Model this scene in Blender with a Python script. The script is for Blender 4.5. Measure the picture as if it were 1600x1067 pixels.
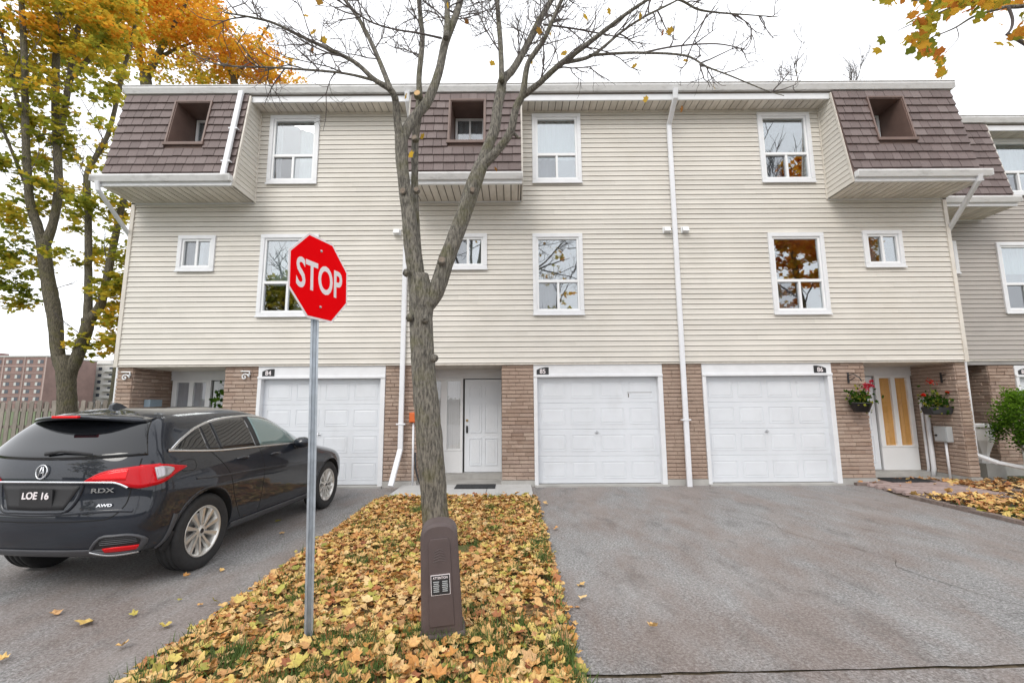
import bpy, bmesh, math, random
import numpy as np
from mathutils import Vector, Matrix
from mathutils.bvhtree import BVHTree
R = math.radians
rng = random.Random(7); nr = np.random.default_rng(11)
for o in list(bpy.data.objects): bpy.data.objects.remove(o)
S = bpy.context.scene; COL = S.collection

# ------------------------------------------------------------- camera
FPX, PITCH, ROLL, CAMH, CAMD = 705.0, R(7.8), R(0.37), 1.65, 9.3
fw = Vector((0, math.cos(PITCH), math.sin(PITCH))); rt0 = Vector((1, 0, 0)); up0 = rt0.cross(fw)
rt = math.cos(ROLL)*rt0 - math.sin(ROLL)*up0; up = rt.cross(fw)
CAMP = Vector((0, -CAMD, CAMH))
cam = bpy.data.cameras.new('camera'); camo = bpy.data.objects.new('camera', cam); COL.objects.link(camo)
camo.matrix_world = Matrix(((rt.x, up.x, -fw.x, CAMP.x), (rt.y, up.y, -fw.y, CAMP.y), (rt.z, up.z, -fw.z, CAMP.z), (0, 0, 0, 1)))
cam.sensor_width = 36; cam.lens = FPX/1600*36; cam.clip_end = 3000; cam.clip_start = 0.05
S.camera = camo
def at(px, py, Y):          # point of the place at depth Y that was measured in the photograph
    d = fw + (px-800)/FPX*rt - (py-533.5)/FPX*up
    return CAMP + d*((Y-CAMP.y)/d.y)
def ppm(Y): return FPX/(Y+CAMD)

# ------------------------------------------------------------- sky and sun (overcast)
W = bpy.data.worlds.new('World'); S.world = W; W.use_nodes = True
nt = W.node_tree; nt.nodes.clear()
sky = nt.nodes.new('ShaderNodeTexSky'); sky.sky_type = 'NISHITA'; sky.sun_disc = False
sky.sun_elevation = R(42); sky.sun_rotation = R(205); sky.dust_density = 4; sky.air_density = 1
mx = nt.nodes.new('ShaderNodeMixRGB'); mx.inputs[0].default_value = 0.9; mx.inputs[2].default_value = (13.0, 13.2, 13.6, 1)
bg = nt.nodes.new('ShaderNodeBackground'); bg.inputs[1].default_value = 0.125
out = nt.nodes.new('ShaderNodeOutputWorld')
nt.links.new(sky.outputs[0], mx.inputs[1]); nt.links.new(mx.outputs[0], bg.inputs[0]); nt.links.new(bg.outputs[0], out.inputs[0])
sun = bpy.data.lights.new('sun', 'SUN'); sun.energy = 1.3; sun.angle = R(24); sun.color = (1, .96, .9)
suno = bpy.data.objects.new('sun', sun); COL.objects.link(suno)
_sd = Vector((-0.42*math.cos(R(42)), -0.9*math.cos(R(42)), math.sin(R(42))))
suno.rotation_euler = (-_sd).to_track_quat('-Z', 'Y').to_euler(); suno.location = (-10, -20, 30)
S.view_settings.view_transform = 'Standard'; S.view_settings.look = 'None'
S.view_settings.exposure = 0.06; S.view_settings.gamma = 1; S.view_settings.use_curve_mapping = False

# ------------------------------------------------------------- helpers
def tag(o, label=None, cat=None, group=None, kind=None):
    if label: o['label'] = label
    if cat: o['category'] = cat
    if group: o['group'] = group
    if kind: o['kind'] = kind
    return o
def empty(name, loc=(0, 0, 0), rz=0, label=None, cat=None, group=None):
    o = bpy.data.objects.new(name, None); COL.objects.link(o)
    o.location = loc; o.rotation_euler = (0, 0, rz); o.empty_display_size = .2
    return tag(o, label, cat, group)
def link(name, me, mat=None, parent=None, loc=None, rot=None):
    if mat is not None and not me.materials: me.materials.append(mat)
    o = bpy.data.objects.new(name, me); COL.objects.link(o)
    if parent is not None: o.parent = parent
    if loc is not None: o.location = loc
    if rot is not None: o.rotation_euler = rot
    return o
class MB:
    def __init__(s): s.v = []; s.f = []
    def add(s, vs, fs):
        b = len(s.v); s.v += [tuple(p) for p in vs]; s.f += [tuple(i+b for i in q) for q in fs]
    def box(s, x0, x1, y0, y1, z0, z1):
        s.add([(x0,y0,z0),(x1,y0,z0),(x1,y1,z0),(x0,y1,z0),(x0,y0,z1),(x1,y0,z1),(x1,y1,z1),(x0,y1,z1)],
              [(0,3,2,1),(4,5,6,7),(0,1,5,4),(1,2,6,5),(2,3,7,6),(3,0,4,7)]); return s
    def prism(s, poly, a, b, axis='y'):       # poly of 2-D points, extruded from a to b along the axis
        n = len(poly)
        def P(p, t): return {'y': (p[0], t, p[1]), 'x': (t, p[0], p[1]), 'z': (p[0], p[1], t)}[axis]
        s.add([P(p, a) for p in poly]+[P(p, b) for p in poly],
              [tuple(range(n)), tuple(range(2*n-1, n-1, -1))]+[((i+1) % n, i, i+n, (i+1) % n+n) for i in range(n)]); return s
    def hexa(s, c8):
        s.add(c8, [(0,3,2,1),(4,5,6,7),(0,1,5,4),(1,2,6,5),(2,3,7,6),(3,0,4,7)]); return s
    def tube(s, pts, rad, n=8, cap=True):
        pts = [Vector(p) for p in pts]
        if not hasattr(rad, '__len__'): rad = [rad]*len(pts)
        m = len(pts); rings = []; nrm = None
        for i in range(m):
            t = (pts[min(i+1, m-1)]-pts[max(i-1, 0)])
            t = t.normalized() if t.length > 1e-9 else Vector((0, 0, 1))
            if nrm is None:
                a = Vector((0, 0, 1)) if abs(t.z) < .9 else Vector((1, 0, 0)); nrm = t.cross(a).normalized()
            else:
                nrm = nrm - t*nrm.dot(t); nrm = nrm.normalized() if nrm.length > 1e-6 else t.orthogonal().normalized()
            bn = t.cross(nrm)
            rings.append([pts[i]+(nrm*math.cos(2*math.pi*k/n)+bn*math.sin(2*math.pi*k/n))*rad[i] for k in range(n)])
        vs = [p for r_ in rings for p in r_]
        fs = [(i*n+k, i*n+(k+1) % n, (i+1)*n+(k+1) % n, (i+1)*n+k) for i in range(m-1) for k in range(n)]
        if cap: fs += [tuple(range(n-1, -1, -1)), tuple(range((m-1)*n, m*n))]
        s.add(vs, fs); return s
    def lathe(s, prof, n=32, M=None, a0=0):            # profile (r, z) about the z axis
        vs = []; m = len(prof)
        for k in range(n):
            a = 2*math.pi*k/n+a0
            for r_, z in prof:
                p = Vector((r_*math.cos(a), r_*math.sin(a), z)); vs.append(M @ p if M else p)
        s.add(vs, [(k*m+i, ((k+1) % n)*m+i, ((k+1) % n)*m+i+1, k*m+i+1) for k in range(n) for i in range(m-1)]); return s
    def mesh(s, name, smooth=False):
        me = bpy.data.meshes.new(name); me.from_pydata(s.v, [], s.f)
        if smooth: me.shade_smooth()
        me.update(); return me
    def build(s, name, mat=None, parent=None, loc=None, rot=None, smooth=False, bevel=0):
        o = link(name, s.mesh(name, smooth), mat, parent, loc, rot)
        if bevel:
            b = o.modifiers.new('b', 'BEVEL'); b.width = bevel; b.segments = 2; b.limit_method = 'ANGLE'
        return o
def box(name, mat, parent, x0, x1, y0, y1, z0, z1, bevel=0):
    return MB().box(x0, x1, y0, y1, z0, z1).build(name, mat, parent, bevel=bevel)
def text_mesh(body, size, extrude=.001, sx=1, bold=0):
    cu = bpy.data.curves.new('t', 'FONT'); cu.body = body; cu.size = size; cu.extrude = extrude; cu.offset = bold
    cu.align_x = 'CENTER'; cu.align_y = 'CENTER'; cu.resolution_u = 4
    o = bpy.data.objects.new('t', cu); COL.objects.link(o)
    me = bpy.data.meshes.new_from_object(o.evaluated_get(bpy.context.evaluated_depsgraph_get()))
    bpy.data.objects.remove(o); bpy.data.curves.remove(cu)
    if sx != 1: me.transform(Matrix.Diagonal((sx, 1, 1, 1)))
    return me
def np_mesh(name, V, per, F=None):           # V (n,3); every face has `per` vertices
    me = bpy.data.meshes.new(name); n = len(V)
    if F is None: F = np.arange(n).reshape(-1, per)
    me.vertices.add(n); me.vertices.foreach_set('co', np.asarray(V, np.float32).ravel())
    me.loops.add(F.size); me.loops.foreach_set('vertex_index', F.astype(np.int32).ravel())
    me.polygons.add(len(F)); me.polygons.foreach_set('loop_start', np.arange(0, F.size, per, dtype=np.int32))
    me.update(calc_edges=True); return me
def set_attr(me, name, vals):
    a = me.attributes.new(name, 'FLOAT', 'POINT'); a.data.foreach_set('value', np.asarray(vals, np.float32))
def catmull(pts, sub=4):
    P = [pts[0]]+list(pts)+[pts[-1]]; out_ = []
    for i in range(1, len(P)-2):
        a, b, c, d = [np.array(q, float) for q in P[i-1:i+3]]
        for k in range(sub):
            t = k/sub; out_.append(.5*((2*b)+(-a+c)*t+(2*a-5*b+4*c-d)*t*t+(-a+3*b-3*c+d)*t**3))
    out_.append(np.array(pts[-1], float)); return out_

# ------------------------------------------------------------- materials
class NT:
    def __init__(s, name):
        s.m = bpy.data.materials.new(name); s.m.use_nodes = True; s.t = s.m.node_tree; s.t.nodes.clear()
        s.o = s.n('ShaderNodeOutputMaterial')
    def n(s, ty, **kw):
        x = s.t.nodes.new(ty)
        for k, v in kw.items():
            if k.startswith('i_'): x.inputs[int(k[2:])].default_value = v
            else: setattr(x, k, v)
        return x
    def l(s, a, b): s.t.links.new(a, b)
    def pos(s, scale=(1, 1, 1)):
        g = s.n('ShaderNodeNewGeometry'); mp = s.n('ShaderNodeMapping'); mp.inputs['Scale'].default_value = scale
        s.l(g.outputs['Position'], mp.inputs[0]); return mp.outputs[0]
    def noise(s, vec, scale, detail=4, rough=.55):
        x = s.n('ShaderNodeTexNoise'); x.inputs['Scale'].default_value = scale
        x.inputs['Detail'].default_value = detail; x.inputs['Roughness'].default_value = rough
        s.l(vec, x.inputs['Vector']); return x.outputs[0]
    def ramp(s, fac, stops, interp='LINEAR'):
        r_ = s.n('ShaderNodeValToRGB'); cr = r_.color_ramp; cr.interpolation = interp
        while len(cr.elements) < len(stops): cr.elements.new(.5)
        for e, (p, c) in zip(cr.elements, stops): e.position = p; e.color = (*c, 1) if len(c) == 3 else c
        s.l(fac, r_.inputs[0]); return r_.outputs[0]
    def mix(s, fac, a, b, mode='MIX'):
        x = s.n('ShaderNodeMixRGB', blend_type=mode)
        for i, v in enumerate((fac, a, b)):
            if hasattr(v, 'is_linked') or hasattr(v, 'links'): s.l(v, x.inputs[i])
            elif i == 0: x.inputs[0].default_value = v
            else: x.inputs[i].default_value = (*v, 1)
        return x.outputs[0]
    def bsdf(s, col, rough=.6, metal=0, coat=0, spec=.5):
        b = s.n('ShaderNodeBsdfPrincipled')
        if hasattr(col, 'links'): s.l(col, b.inputs['Base Color'])
        else: b.inputs['Base Color'].default_value = (*col, 1)
        if hasattr(rough, 'links'): s.l(rough, b.inputs['Roughness'])
        else: b.inputs['Roughness'].default_value = rough
        b.inputs['Metallic'].default_value = metal; b.inputs['Coat Weight'].default_value = coat
        b.inputs['Coat Roughness'].default_value = .04; b.inputs['Specular IOR Level'].default_value = spec
        s.l(b.outputs[0], s.o.inputs[0]); s.b = b; return b
    def bump(s, h, strength=.3, dist=.01):
        x = s.n('ShaderNodeBump'); x.inputs['Strength'].default_value = strength; x.inputs['Distance'].default_value = dist
        s.l(h, x.inputs['Height']); s.l(x.outputs[0], s.b.inputs['Normal'])
def mul(c, k): return tuple(min(1, x*k) for x in c)
def mat(name, col, rough=.6, metal=0, var=.12, scale=3, bump=0, bscale=80, coat=0, objrand=0, vscale=(1, 1, 1), spec=.5, dirt=None):
    t = NT(name); p = t.pos(vscale)
    c = t.ramp(t.noise(p, scale, 5), [(.3, mul(col, 1-var)), (.7, mul(col, 1+var))])
    if objrand:
        oi = t.n('ShaderNodeObjectInfo')
        k = t.ramp(oi.outputs['Random'], [(0, (1-objrand,)*3), (1, (1+objrand,)*3)])
        c = t.mix(1, c, k, 'MULTIPLY')
    if dirt:
        dcol, dsc, lo, hi, amt = dirt
        f = t.ramp(t.noise(t.pos(dsc), 1, 6, .65), [(lo, (0, 0, 0)), (hi, (amt,)*3)])
        c = t.mix(f, c, dcol)
    t.bsdf(c, rough, metal, coat, spec)
    if bump: t.bump(t.noise(p, bscale, 3), bump, .01)
    return t.m
m_siding = mat('siding cream', (.645, .615, .56), .55, var=.05, scale=1.2, objrand=.045, bump=.04, bscale=50, dirt=((.42, .37, .27), (.7, .7, 1.6), .5, .8, .24))
m_siding2 = mat('siding taupe', (.40, .37, .34), .55, var=.06, scale=1.2, objrand=.03)
m_white = mat('white trim', (.72, .73, .75), .45, var=.04, scale=4, dirt=((.45, .43, .40), (3, 3, 9), .55, .85, .25))
m_vinyl = mat('white vinyl', (.80, .81, .82), .35, var=.02)
m_gutter = mat('weathered gutter', (.70, .70, .70), .45, var=.05, scale=6, dirt=((.26, .25, .24), (4, 5, 14), .5, .78, .5))
m_spout = mat('white downspout', (.74, .75, .78), .4, var=.04, dirt=((.5, .49, .47), (8, 8, 1.2), .55, .85, .3))
m_soffit = mat('soffit', (.66, .62, .56), .55, var=.06, scale=5, objrand=.10, dirt=((.36, .31, .24), (9, 2, 2), .45, .8, .55))
m_groove = mat('soffit groove', (.16, .14, .12), .8)
m_brown = mat('brown metal', (.165, .108, .09), .5, var=.12, scale=5)
m_mortar_shaded = mat('mortar', (.17, .13, .105), .95, var=.2, scale=30, bump=.3)  # joint shade is put into this colour; the mortar itself matches the brick
def brick_mat():
    t = NT('brick'); p = t.pos()
    oi = t.n('ShaderNodeObjectInfo')
    c = t.ramp(oi.outputs['Random'], [(0, (.30, .21, .16)), (.3, (.39, .285, .225)), (.6, (.44, .335, .27)), (.85, (.34, .25, .205)), (1, (.50, .39, .32))])
    c = t.mix(t.ramp(t.noise(p, 38, 6, .7), [(.35, (0, 0, 0)), (.75, (.5, .5, .5))]), c, (.19, .125, .095))
    c = t.mix(t.ramp(t.noise(p, 1.3, 3), [(.45, (0, 0, 0)), (.75, (.4, .4, .4))]), c, (.53, .43, .35))
    t.bsdf(c, .9); t.bump(t.noise(p, 70, 5, .7), .7, .012); return t.m
m_brick = brick_mat()
def shingle_mat():
    t = NT('roof shingle'); p = t.pos(); oi = t.n('ShaderNodeObjectInfo')
    c = t.ramp(oi.outputs['Random'], [(0, (.135, .098, .092)), (.5, (.165, .122, .115)), (.85, (.18, .135, .128)), (1, (.205, .16, .152))])
    c = t.mix(t.ramp(t.noise(t.pos((60, 60, 4)), 1, 5, .6), [(.35, (.78, .78, .78)), (.7, (1.12, 1.12, 1.12))]), (0, 0, 0), c) if False else t.mix(1, c, t.ramp(t.noise(t.pos((60, 60, 4)), 1, 5, .6), [(.35, (.78, .78, .78)), (.7, (1, 1, 1))]), 'MULTIPLY')
    t.bsdf(c, .62); t.bump(t.noise(t.pos((90, 90, 6)), 1, 4), .35, .006); return t.m
m_shingle = shingle_mat()
m_door = mat('white door paint', (.77, .80, .84), .4, var=.03, scale=2.5, dirt=((.5, .5, .5), (2, 2, 2), .6, .85, .25))
m_garage = mat('garage door paint', (.665, .69, .725), .42, var=.04, scale=2.0, dirt=((.40, .385, .36), (2.2, 2.2, 1.3), .55, .9, .24))
m_dark = mat('black metal', (.018, .018, .02), .45)
m_rubber = mat('rubber mat', (.035, .037, .04), .9, bump=.5, bscale=200)
m_steel = mat('steel', (.45, .46, .48), .35, metal=.9)
m_brass = mat('brass', (.35, .24, .10), .35, metal=.9)
m_greybox = mat('grey enamel', (.40, .42, .43), .5, var=.06)
m_bluegrey = mat('blue grey enamel', (.25, .32, .38), .5)
m_orange = mat('orange paint', (.62, .13, .025), .5)
m_inner = mat('interior plaster', (.30, .29, .28), .9)
def curtain_mat(name, col):
    t = NT(name); c = t.ramp(t.noise(t.pos((1, 1, .2)), 8), [(.3, mul(col, .9)), (.7, col)]); t.bsdf(c, .9); return t.m
m_curtain = curtain_mat('curtain', (.74, .75, .76)); m_curtain2 = curtain_mat('ochre blind', (.76, .43, .14)); m_curtain3 = curtain_mat('grey curtain', (.36, .37, .40))
def glass_mat(name, tint=(.75, .8, .8), base=.16, wob=.0):
    t = NT(name); lw = t.n('ShaderNodeLayerWeight', i_0=.5)
    pw = t.n('ShaderNodeMath', operation='POWER'); t.l(lw.outputs['Facing'], pw.inputs[0]); pw.inputs[1].default_value = 4.0
    f = t.ramp(pw.outputs[0], [(0, (base,)*3), (1, (1, 1, 1))])
    tr = t.n('ShaderNodeBsdfTransparent'); tr.inputs[0].default_value = (*tint, 1)
    gl = t.n('ShaderNodeBsdfGlossy'); gl.inputs['Roughness'].default_value = .01; gl.inputs[0].default_value = (.95, .97, 1, 1)
    bp = t.n('ShaderNodeBump'); bp.inputs['Strength'].default_value = .05; bp.inputs['Distance'].default_value = .01
    t.l(t.noise(t.pos(), 2.5, 2), bp.inputs['Height']); t.l(bp.outputs[0], gl.inputs['Normal'])
    mxs = t.n('ShaderNodeMixShader'); t.l(f, mxs.inputs[0]); t.l(tr.outputs[0], mxs.inputs[1]); t.l(gl.outputs[0], mxs.inputs[2])
    t.l(mxs.outputs[0], t.o.inputs[0]); return t.m
m_glass_entry = glass_mat('entry glass', (.98, .98, .98), .06); m_glass = glass_mat('window glass', base=.29); m_glass_low = glass_mat('screened glass', (.76, .78, .79), .17)
m_concrete = mat('concrete', (.40, .39, .37), .9, var=.12, scale=3, bump=.3, bscale=120, dirt=((.2, .19, .18), (2, 2, 2), .5, .8, .5))
m_slab = mat('pale concrete slab', (.50, .50, .49), .85, var=.08, scale=3, bump=.15, bscale=120, dirt=((.28, .27, .26), (2, 2, 2), .55, .85, .4))
m_paver = mat('pink paver', (.37, .28, .26), .9, var=.15, scale=20, objrand=.15, bump=.3)
m_edging = mat('edging stone', (.20, .155, .135), .95, var=.2, scale=25, objrand=.15, bump=.5)
def asphalt_mat():
    t = NT('asphalt'); p = t.pos()
    fine = t.noise(p, 46, 5, .85); mid = t.noise(p, 17, 4, .7)
    c = t.ramp(fine, [(.37, (.10, .098, .097)), (.5, (.30, .295, .292)), (.63, (.56, .55, .545))])
    c = t.mix(1, c, t.ramp(mid, [(.3, (.72, .72, .72)), (.7, (1, 1, 1))]), 'MULTIPLY')
    big = t.noise(t.pos((.8, .34, 1)), 1.3, 6, .66)
    c = t.mix(t.ramp(big, [(.42, (0, 0, 0)), (.60, (.85, .85, .85))]), c, t.mix(.6, c, (.19, .125, .095)))
    big2 = t.noise(t.pos((.9, .45, 1)), 1.15, 6, .66)
    c = t.mix(t.ramp(big2, [(.48, (0, 0, 0)), (.70, (.5, .5, .5))]), c, t.mix(.45, c, (.50, .49, .48)))
    drk = t.noise(t.pos((1.5, .7, 1)), 1.9, 6, .72)
    c = t.mix(t.ramp(drk, [(.53, (0, 0, 0)), (.70, (.75, .75, .75))]), c, t.mix(.6, c, (.06, .057, .055)))
    v = t.n('ShaderNodeTexVoronoi'); v.inputs['Scale'].default_value = 75; t.l(p, v.inputs['Vector'])
    c = t.mix(t.ramp(v.outputs['Distance'], [(.0, (.7, .7, .7)), (.2, (0, 0, 0))]), c, (.55, .545, .54))
    t.bsdf(c, .85); t.bump(fine, .9, .012); return t.m
m_asphalt = asphalt_mat()
m_crack = mat('crack dirt', (.075, .065, .055), 1, var=.4, scale=40)
m_seam = mat('seam dirt', (.11, .085, .055), 1, var=.45, scale=30, bump=.5)
m_litbase = mat('leaf mould', (.20, .125, .055), 1, var=.6, scale=28, bump=.8, bscale=50, dirt=((.07, .10, .02), (2.2, 2.2, 2), .5, .62, .8))
m_soil = mat('soil', (.07, .05, .035), 1, var=.35, scale=12, bump=.6, bscale=60)
m_grassland = mat('grass ground', (.075, .10, .035), 1, var=.35, scale=6, bump=.6, bscale=60)
m_grass = mat('grass blade', (.075, .13, .025), .7, var=.4, scale=15)
m_fence = mat('weathered fence wood', (.27, .235, .21), .9, var=.18, scale=5, objrand=.18, vscale=(6, 6, .8), bump=.4, bscale=14)
LEAFC = [(0, (.18, .22, .03)), (.06, (.46, .42, .08)), (.17, (.72, .51, .16)), (.30, (.72, .46, .18)), (.42, (.54, .24, .06)), (.54, (.74, .50, .20)), (.66, (.36, .12, .04)), (.78, (.78, .58, .28)), (.90, (.60, .29, .07)), (1, (.28, .09, .04))]
def litter_mat(name, obj):
    t = NT(name)
    if obj: f = t.n('ShaderNodeObjectInfo').outputs['Random']
    else: f = t.n('ShaderNodeAttribute', attribute_name='rnd').outputs['Fac']
    c = t.ramp(f, LEAFC)
    c = t.mix(t.ramp(t.noise(t.pos(), 45, 4), [(.4, (0, 0, 0)), (.75, (.55, .55, .55))]), c, (.25, .11, .04))
    t.bsdf(c, .65); return t.m
m_litter = litter_mat('leaf litter', False); m_litter_o = litter_mat('fallen leaf', True)
def crown_mat(name, stops):
    t = NT(name); c = t.ramp(t.n('ShaderNodeAttribute', attribute_name='rnd').outputs['Fac'], stops)
    d = t.n('ShaderNodeBsdfDiffuse'); tl = t.n('ShaderNodeBsdfTranslucent'); t.l(c, d.inputs[0]); t.l(c, tl.inputs[0])
    ms = t.n('ShaderNodeMixShader', i_0=.58); t.l(d.outputs[0], ms.inputs[1]); t.l(tl.outputs[0], ms.inputs[2]); t.l(ms.outputs[0], t.o.inputs[0])
    return t.m
m_crown = crown_mat('autumn leaves', [(0, (.13, .17, .03)), (.25, (.33, .34, .045)), (.45, (.60, .48, .06)), (.65, (.80, .46, .05)), (.85, (.78, .32, .04)), (1, (.60, .20, .04))])
m_crown_green = crown_mat('evergreen leaves', [(0, (.025, .06, .012)), (.6, (.06, .13, .02)), (1, (.16, .30, .03))])
def bark_mat(name, a, b, moss):
    t = NT(name); p = t.pos()
    c = t.ramp(t.noise(t.pos((52, 52, 11)), 1, 6, .72), [(.40, a), (.60, b)])
    c = t.mix(t.ramp(t.noise(p, 3.2, 5, .65), [(.5, (0, 0, 0)), (.66, (moss,)*3)]), c, (.13, .125, .03))
    t.bsdf(c, .95); t.bump(t.noise(t.pos((52, 52, 11)), 1, 6, .72), 1.0, .045); return t.m
m_bark = bark_mat('maple bark', (.09, .083, .071), (.30, .277, .232), .45)
m_bark2 = bark_mat('dark bark', (.065, .056, .042), (.20, .175, .125), .5)
m_twig = mat('twig', (.10, .085, .08), .9, var=.2)
m_cut_old = mat('old cut wood', (.20, .16, .125), .9, var=.3, scale=60)
m_cut = mat('cut wood', (.55, .36, .18), .9, var=.2, scale=40)
m_red = mat('sign red', (.82, .0, .003), .6, var=.03, spec=.03); m_signwhite = mat('sign white', (.78, .72, .73), .45, var=.03)
m_galv = mat('galvanised steel', (.42, .46, .50), .42, metal=.55, var=.15, scale=14)
m_pedestal = mat('brown plastic', (.085, .062, .06), .55, var=.10, scale=6, bump=.06, bscale=150, dirt=((.16, .13, .12), (4, 4, 4), .5, .8, .4))

# ------------------------------------------------------------- ground
def sheet(name, poly, z, m, kind='structure', label=None, parent=None, cut=0):
    me = bpy.data.meshes.new(name); me.from_pydata([(x, y, z) for x, y in poly], [], [tuple(range(len(poly)))])
    return tag(link(name, me, m, parent), label=label, kind=kind if parent is None else None)
def wob(x0, y0, x1, y1, n, a):
    return [(x0+(x1-x0)*i/n+rng.uniform(-a, a)*(abs(y1-y0) > abs(x1-x0)), y0+(y1-y0)*i/n+rng.uniform(-a, a)*(abs(x1-x0) >= abs(y1-y0))) for i in range(n+1)]
sheet('ground', [(-600, -600), (600, -600), (600, 600), (-600, 600)], -.06, m_grassland, label='grass ground reaching to the horizon')
sheet('soil_bed', [(-7.62, -7), (13, -7), (13, .3), (-7.62, .3)], -.014, m_seam, label='brown dirt in the seams under driveways and lawn')
road_edge = wob(-30, -6.46, .9, -6.30, 40, .012)+wob(.9, -6.285, 40, -5.22, 160, .010)
sheet('road', [(-30, -30), (40, -30)]+road_edge[::-1], -.004, m_asphalt, label='asphalt road with a ragged seam before the driveways')
drv_edge = wob(.38, -6.285, 6.78, -6.095, 50, .010)
drv = sheet('driveway_right', [(.36, .35)]+wob(.36, -1.1, .38, -6.2, 30, .03)+drv_edge+[(6.78, -3.0), (6.76, -1.1), (7.2, .35)], 0, m_asphalt, label='wide stained grey asphalt driveway before two garages')
drvl = sheet('driveway_left', [(-7.6, .35), (-7.6, -6.43)]+wob(-7.6, -6.43, -2.36, -6.43, 20, .012)+wob(-2.36, -6.4, -2.28, -.9, 30, .03)+[(-2.3, .35)], 0, m_asphalt, label='grey asphalt driveway under the parked dark car')
def crack(pts, w, parent):
    P = catmull([(x, y, 0) for x, y in pts], 6); mb = MB(); vs = []
    for i, p in enumerate(P):
        t = P[min(i+1, len(P)-1)]-P[max(i-1, 0)]; n = np.array((-t[1], t[0], 0)); n /= np.linalg.norm(n)+1e-9
        p = p+n*rng.uniform(-.012, .012); ww = w*rng.uniform(.25, 1)
        vs += [tuple(p+n*ww/2+np.array((0, 0, .004))), tuple(p-n*ww/2+np.array((0, 0, .004)))]
    mb.add(vs, [(2*i, 2*i+1, 2*i+3, 2*i+2) for i in range(len(P)-1)]); mb.build('crack', m_crack, parent)
crack([(3.3, -1.5), (3.6, -2.6), (3.5, -3.3), (4.0, -4.2), (3.85, -4.6), (4.2, -5.6)], .009, drv)
crack([(2.0, -.3), (2.1, -1.4), (2.45, -2.2)], .007, drv)
# lawn strip, slightly mounded
def mound(x0, x1, y0, y1, nx, ny, h, name, m, label):
    V = []; F = []
    for j in range(ny+1):
        for i in range(nx+1):
            u, v = i/nx, j/ny; e = min(u, 1-u, v*2, (1-v)*2)
            V.append((x0+(x1-x0)*u, y0+(y1-y0)*v, -.02+h*min(1, e*7)+rng.uniform(-.008, .008)))
    for j in range(ny):
        for i in range(nx): a = j*(nx+1)+i; F.append((a, a+1, a+nx+2, a+nx+1))
    me = bpy.data.meshes.new(name); me.from_pydata(V, [], F); me.shade_smooth()
    return tag(link(name, me, m), label=label, kind='structure')
mound(-2.36, .42, -6.75, -1.08, 20, 40, .06, 'lawn_strip', m_litbase, 'narrow lawn strip between the driveways buried in leaves')
mound(6.86, 12.5, -5.2, .3, 20, 20, .05, 'garden_bed', m_soil, 'leaf covered garden bed at the right')
sl = empty('walkway', label=None); sl['kind'] = 'structure'; sl['label'] = 'pale concrete slab walkway before the middle front door'
for i, (a, b) in enumerate(((-2.22, -1.38), (-1.37, -.50), (-.49, .36))):
    box('slab', m_slab, sl, a, b, -1.16, .05, -.03, .045, bevel=.008)
sl2 = empty('paved_path'); sl2['kind'] = 'structure'; sl2['label'] = 'pinkish paver path leading to the right front door'
pm = MB().box(-.098, .098, -.048, .048, -.03, .02).mesh('paver')
for j in range(14):
    for i in range(8):
        x = 7.0+i*.2+(.1 if j % 2 else 0); y = -1.05+j*.1+(i*.2)*-.12
        link('paver', pm, m_paver, sl2, (x, y, 0.036+rng.uniform(-.002, .002)), (0, 0, -.12))
em = [MB().box(-.10, .10, -.05, .05, -.03, h).mesh('edging_stone') for h in (.05, .06, .07)]
ed = empty('garden_edging', label='low row of dark edging stones round the right garden bed', cat='edging')
def edge_run(pts):
    for (x0, y0), (x1, y1) in zip(pts[:-1], pts[1:]):
        L = math.hypot(x1-x0, y1-y0); n = max(1, int(L/.205)); a = math.atan2(y1-y0, x1-x0)
        for i in range(n):
            t = (i+.5)/n; link('edging_stone', rng.choice(em), m_edging, ed, (x0+(x1-x0)*t, y0+(y1-y0)*t, rng.uniform(-.01, .005)), (rng.uniform(-.05, .05), rng.uniform(-.04, .04), a+rng.uniform(-.06, .06)))
edge_run([(6.82, -1.3), (6.82, -5.0)]); edge_run([(6.95, -1.28), (8.3, -1.5)]); edge_run([(8.55, .35), (8.5, -.6), (9.5, -1.2)])
edge_run([(6.75, -.05), (7.3, -.12)])

# ------------------------------------------------------------- townhouses
ZS, ZT, ROW = 2.47, 8.10, .1104       # siding bottom, top, exposure
def slopeY(z): return -.80+(z-6.08)/(8.2-6.08)*.36      # mansard face
def board_row(parent, x0, x1, z, holes, m, Y=0.0):
    ivs = [(x0, x1)]
    for hx0, hx1, hz0, hz1 in holes:
        if z+ROW > hz0+.02 and z < hz1-.02:
            nv = []
            for a, b in ivs:
                if hx1 <= a or hx0 >= b: nv.append((a, b)); continue
                if hx0 > a: nv.append((a, hx0))
                if hx1 < b: nv.append((hx1, b))
            ivs = nv
    for a, b in ivs:
        if b-a < .01: continue
        # lapped profile: butt edge proud at the bottom
        cuts = [a, b]
        if b-a > 2.6: cuts = [a, a+(b-a)*rng.uniform(.25, .75), b]
        for i_, (a, b) in enumerate(zip(cuts[:-1], cuts[1:])):
          d_ = .0022*i_; a -= .02*i_
          MB().prism([(Y+.02, z+.011), (Y-.016-d_, z+.011), (Y-.017-d_, z+.017), (Y-.004-d_, z+ROW*.55), (Y-.0075-d_, z+ROW*.57), (Y-.003-d_, z+ROW-.0004*i_), (Y+.02, z+ROW-.0004*i_)], a, b, 'x').build('siding_board', m, parent)
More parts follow.
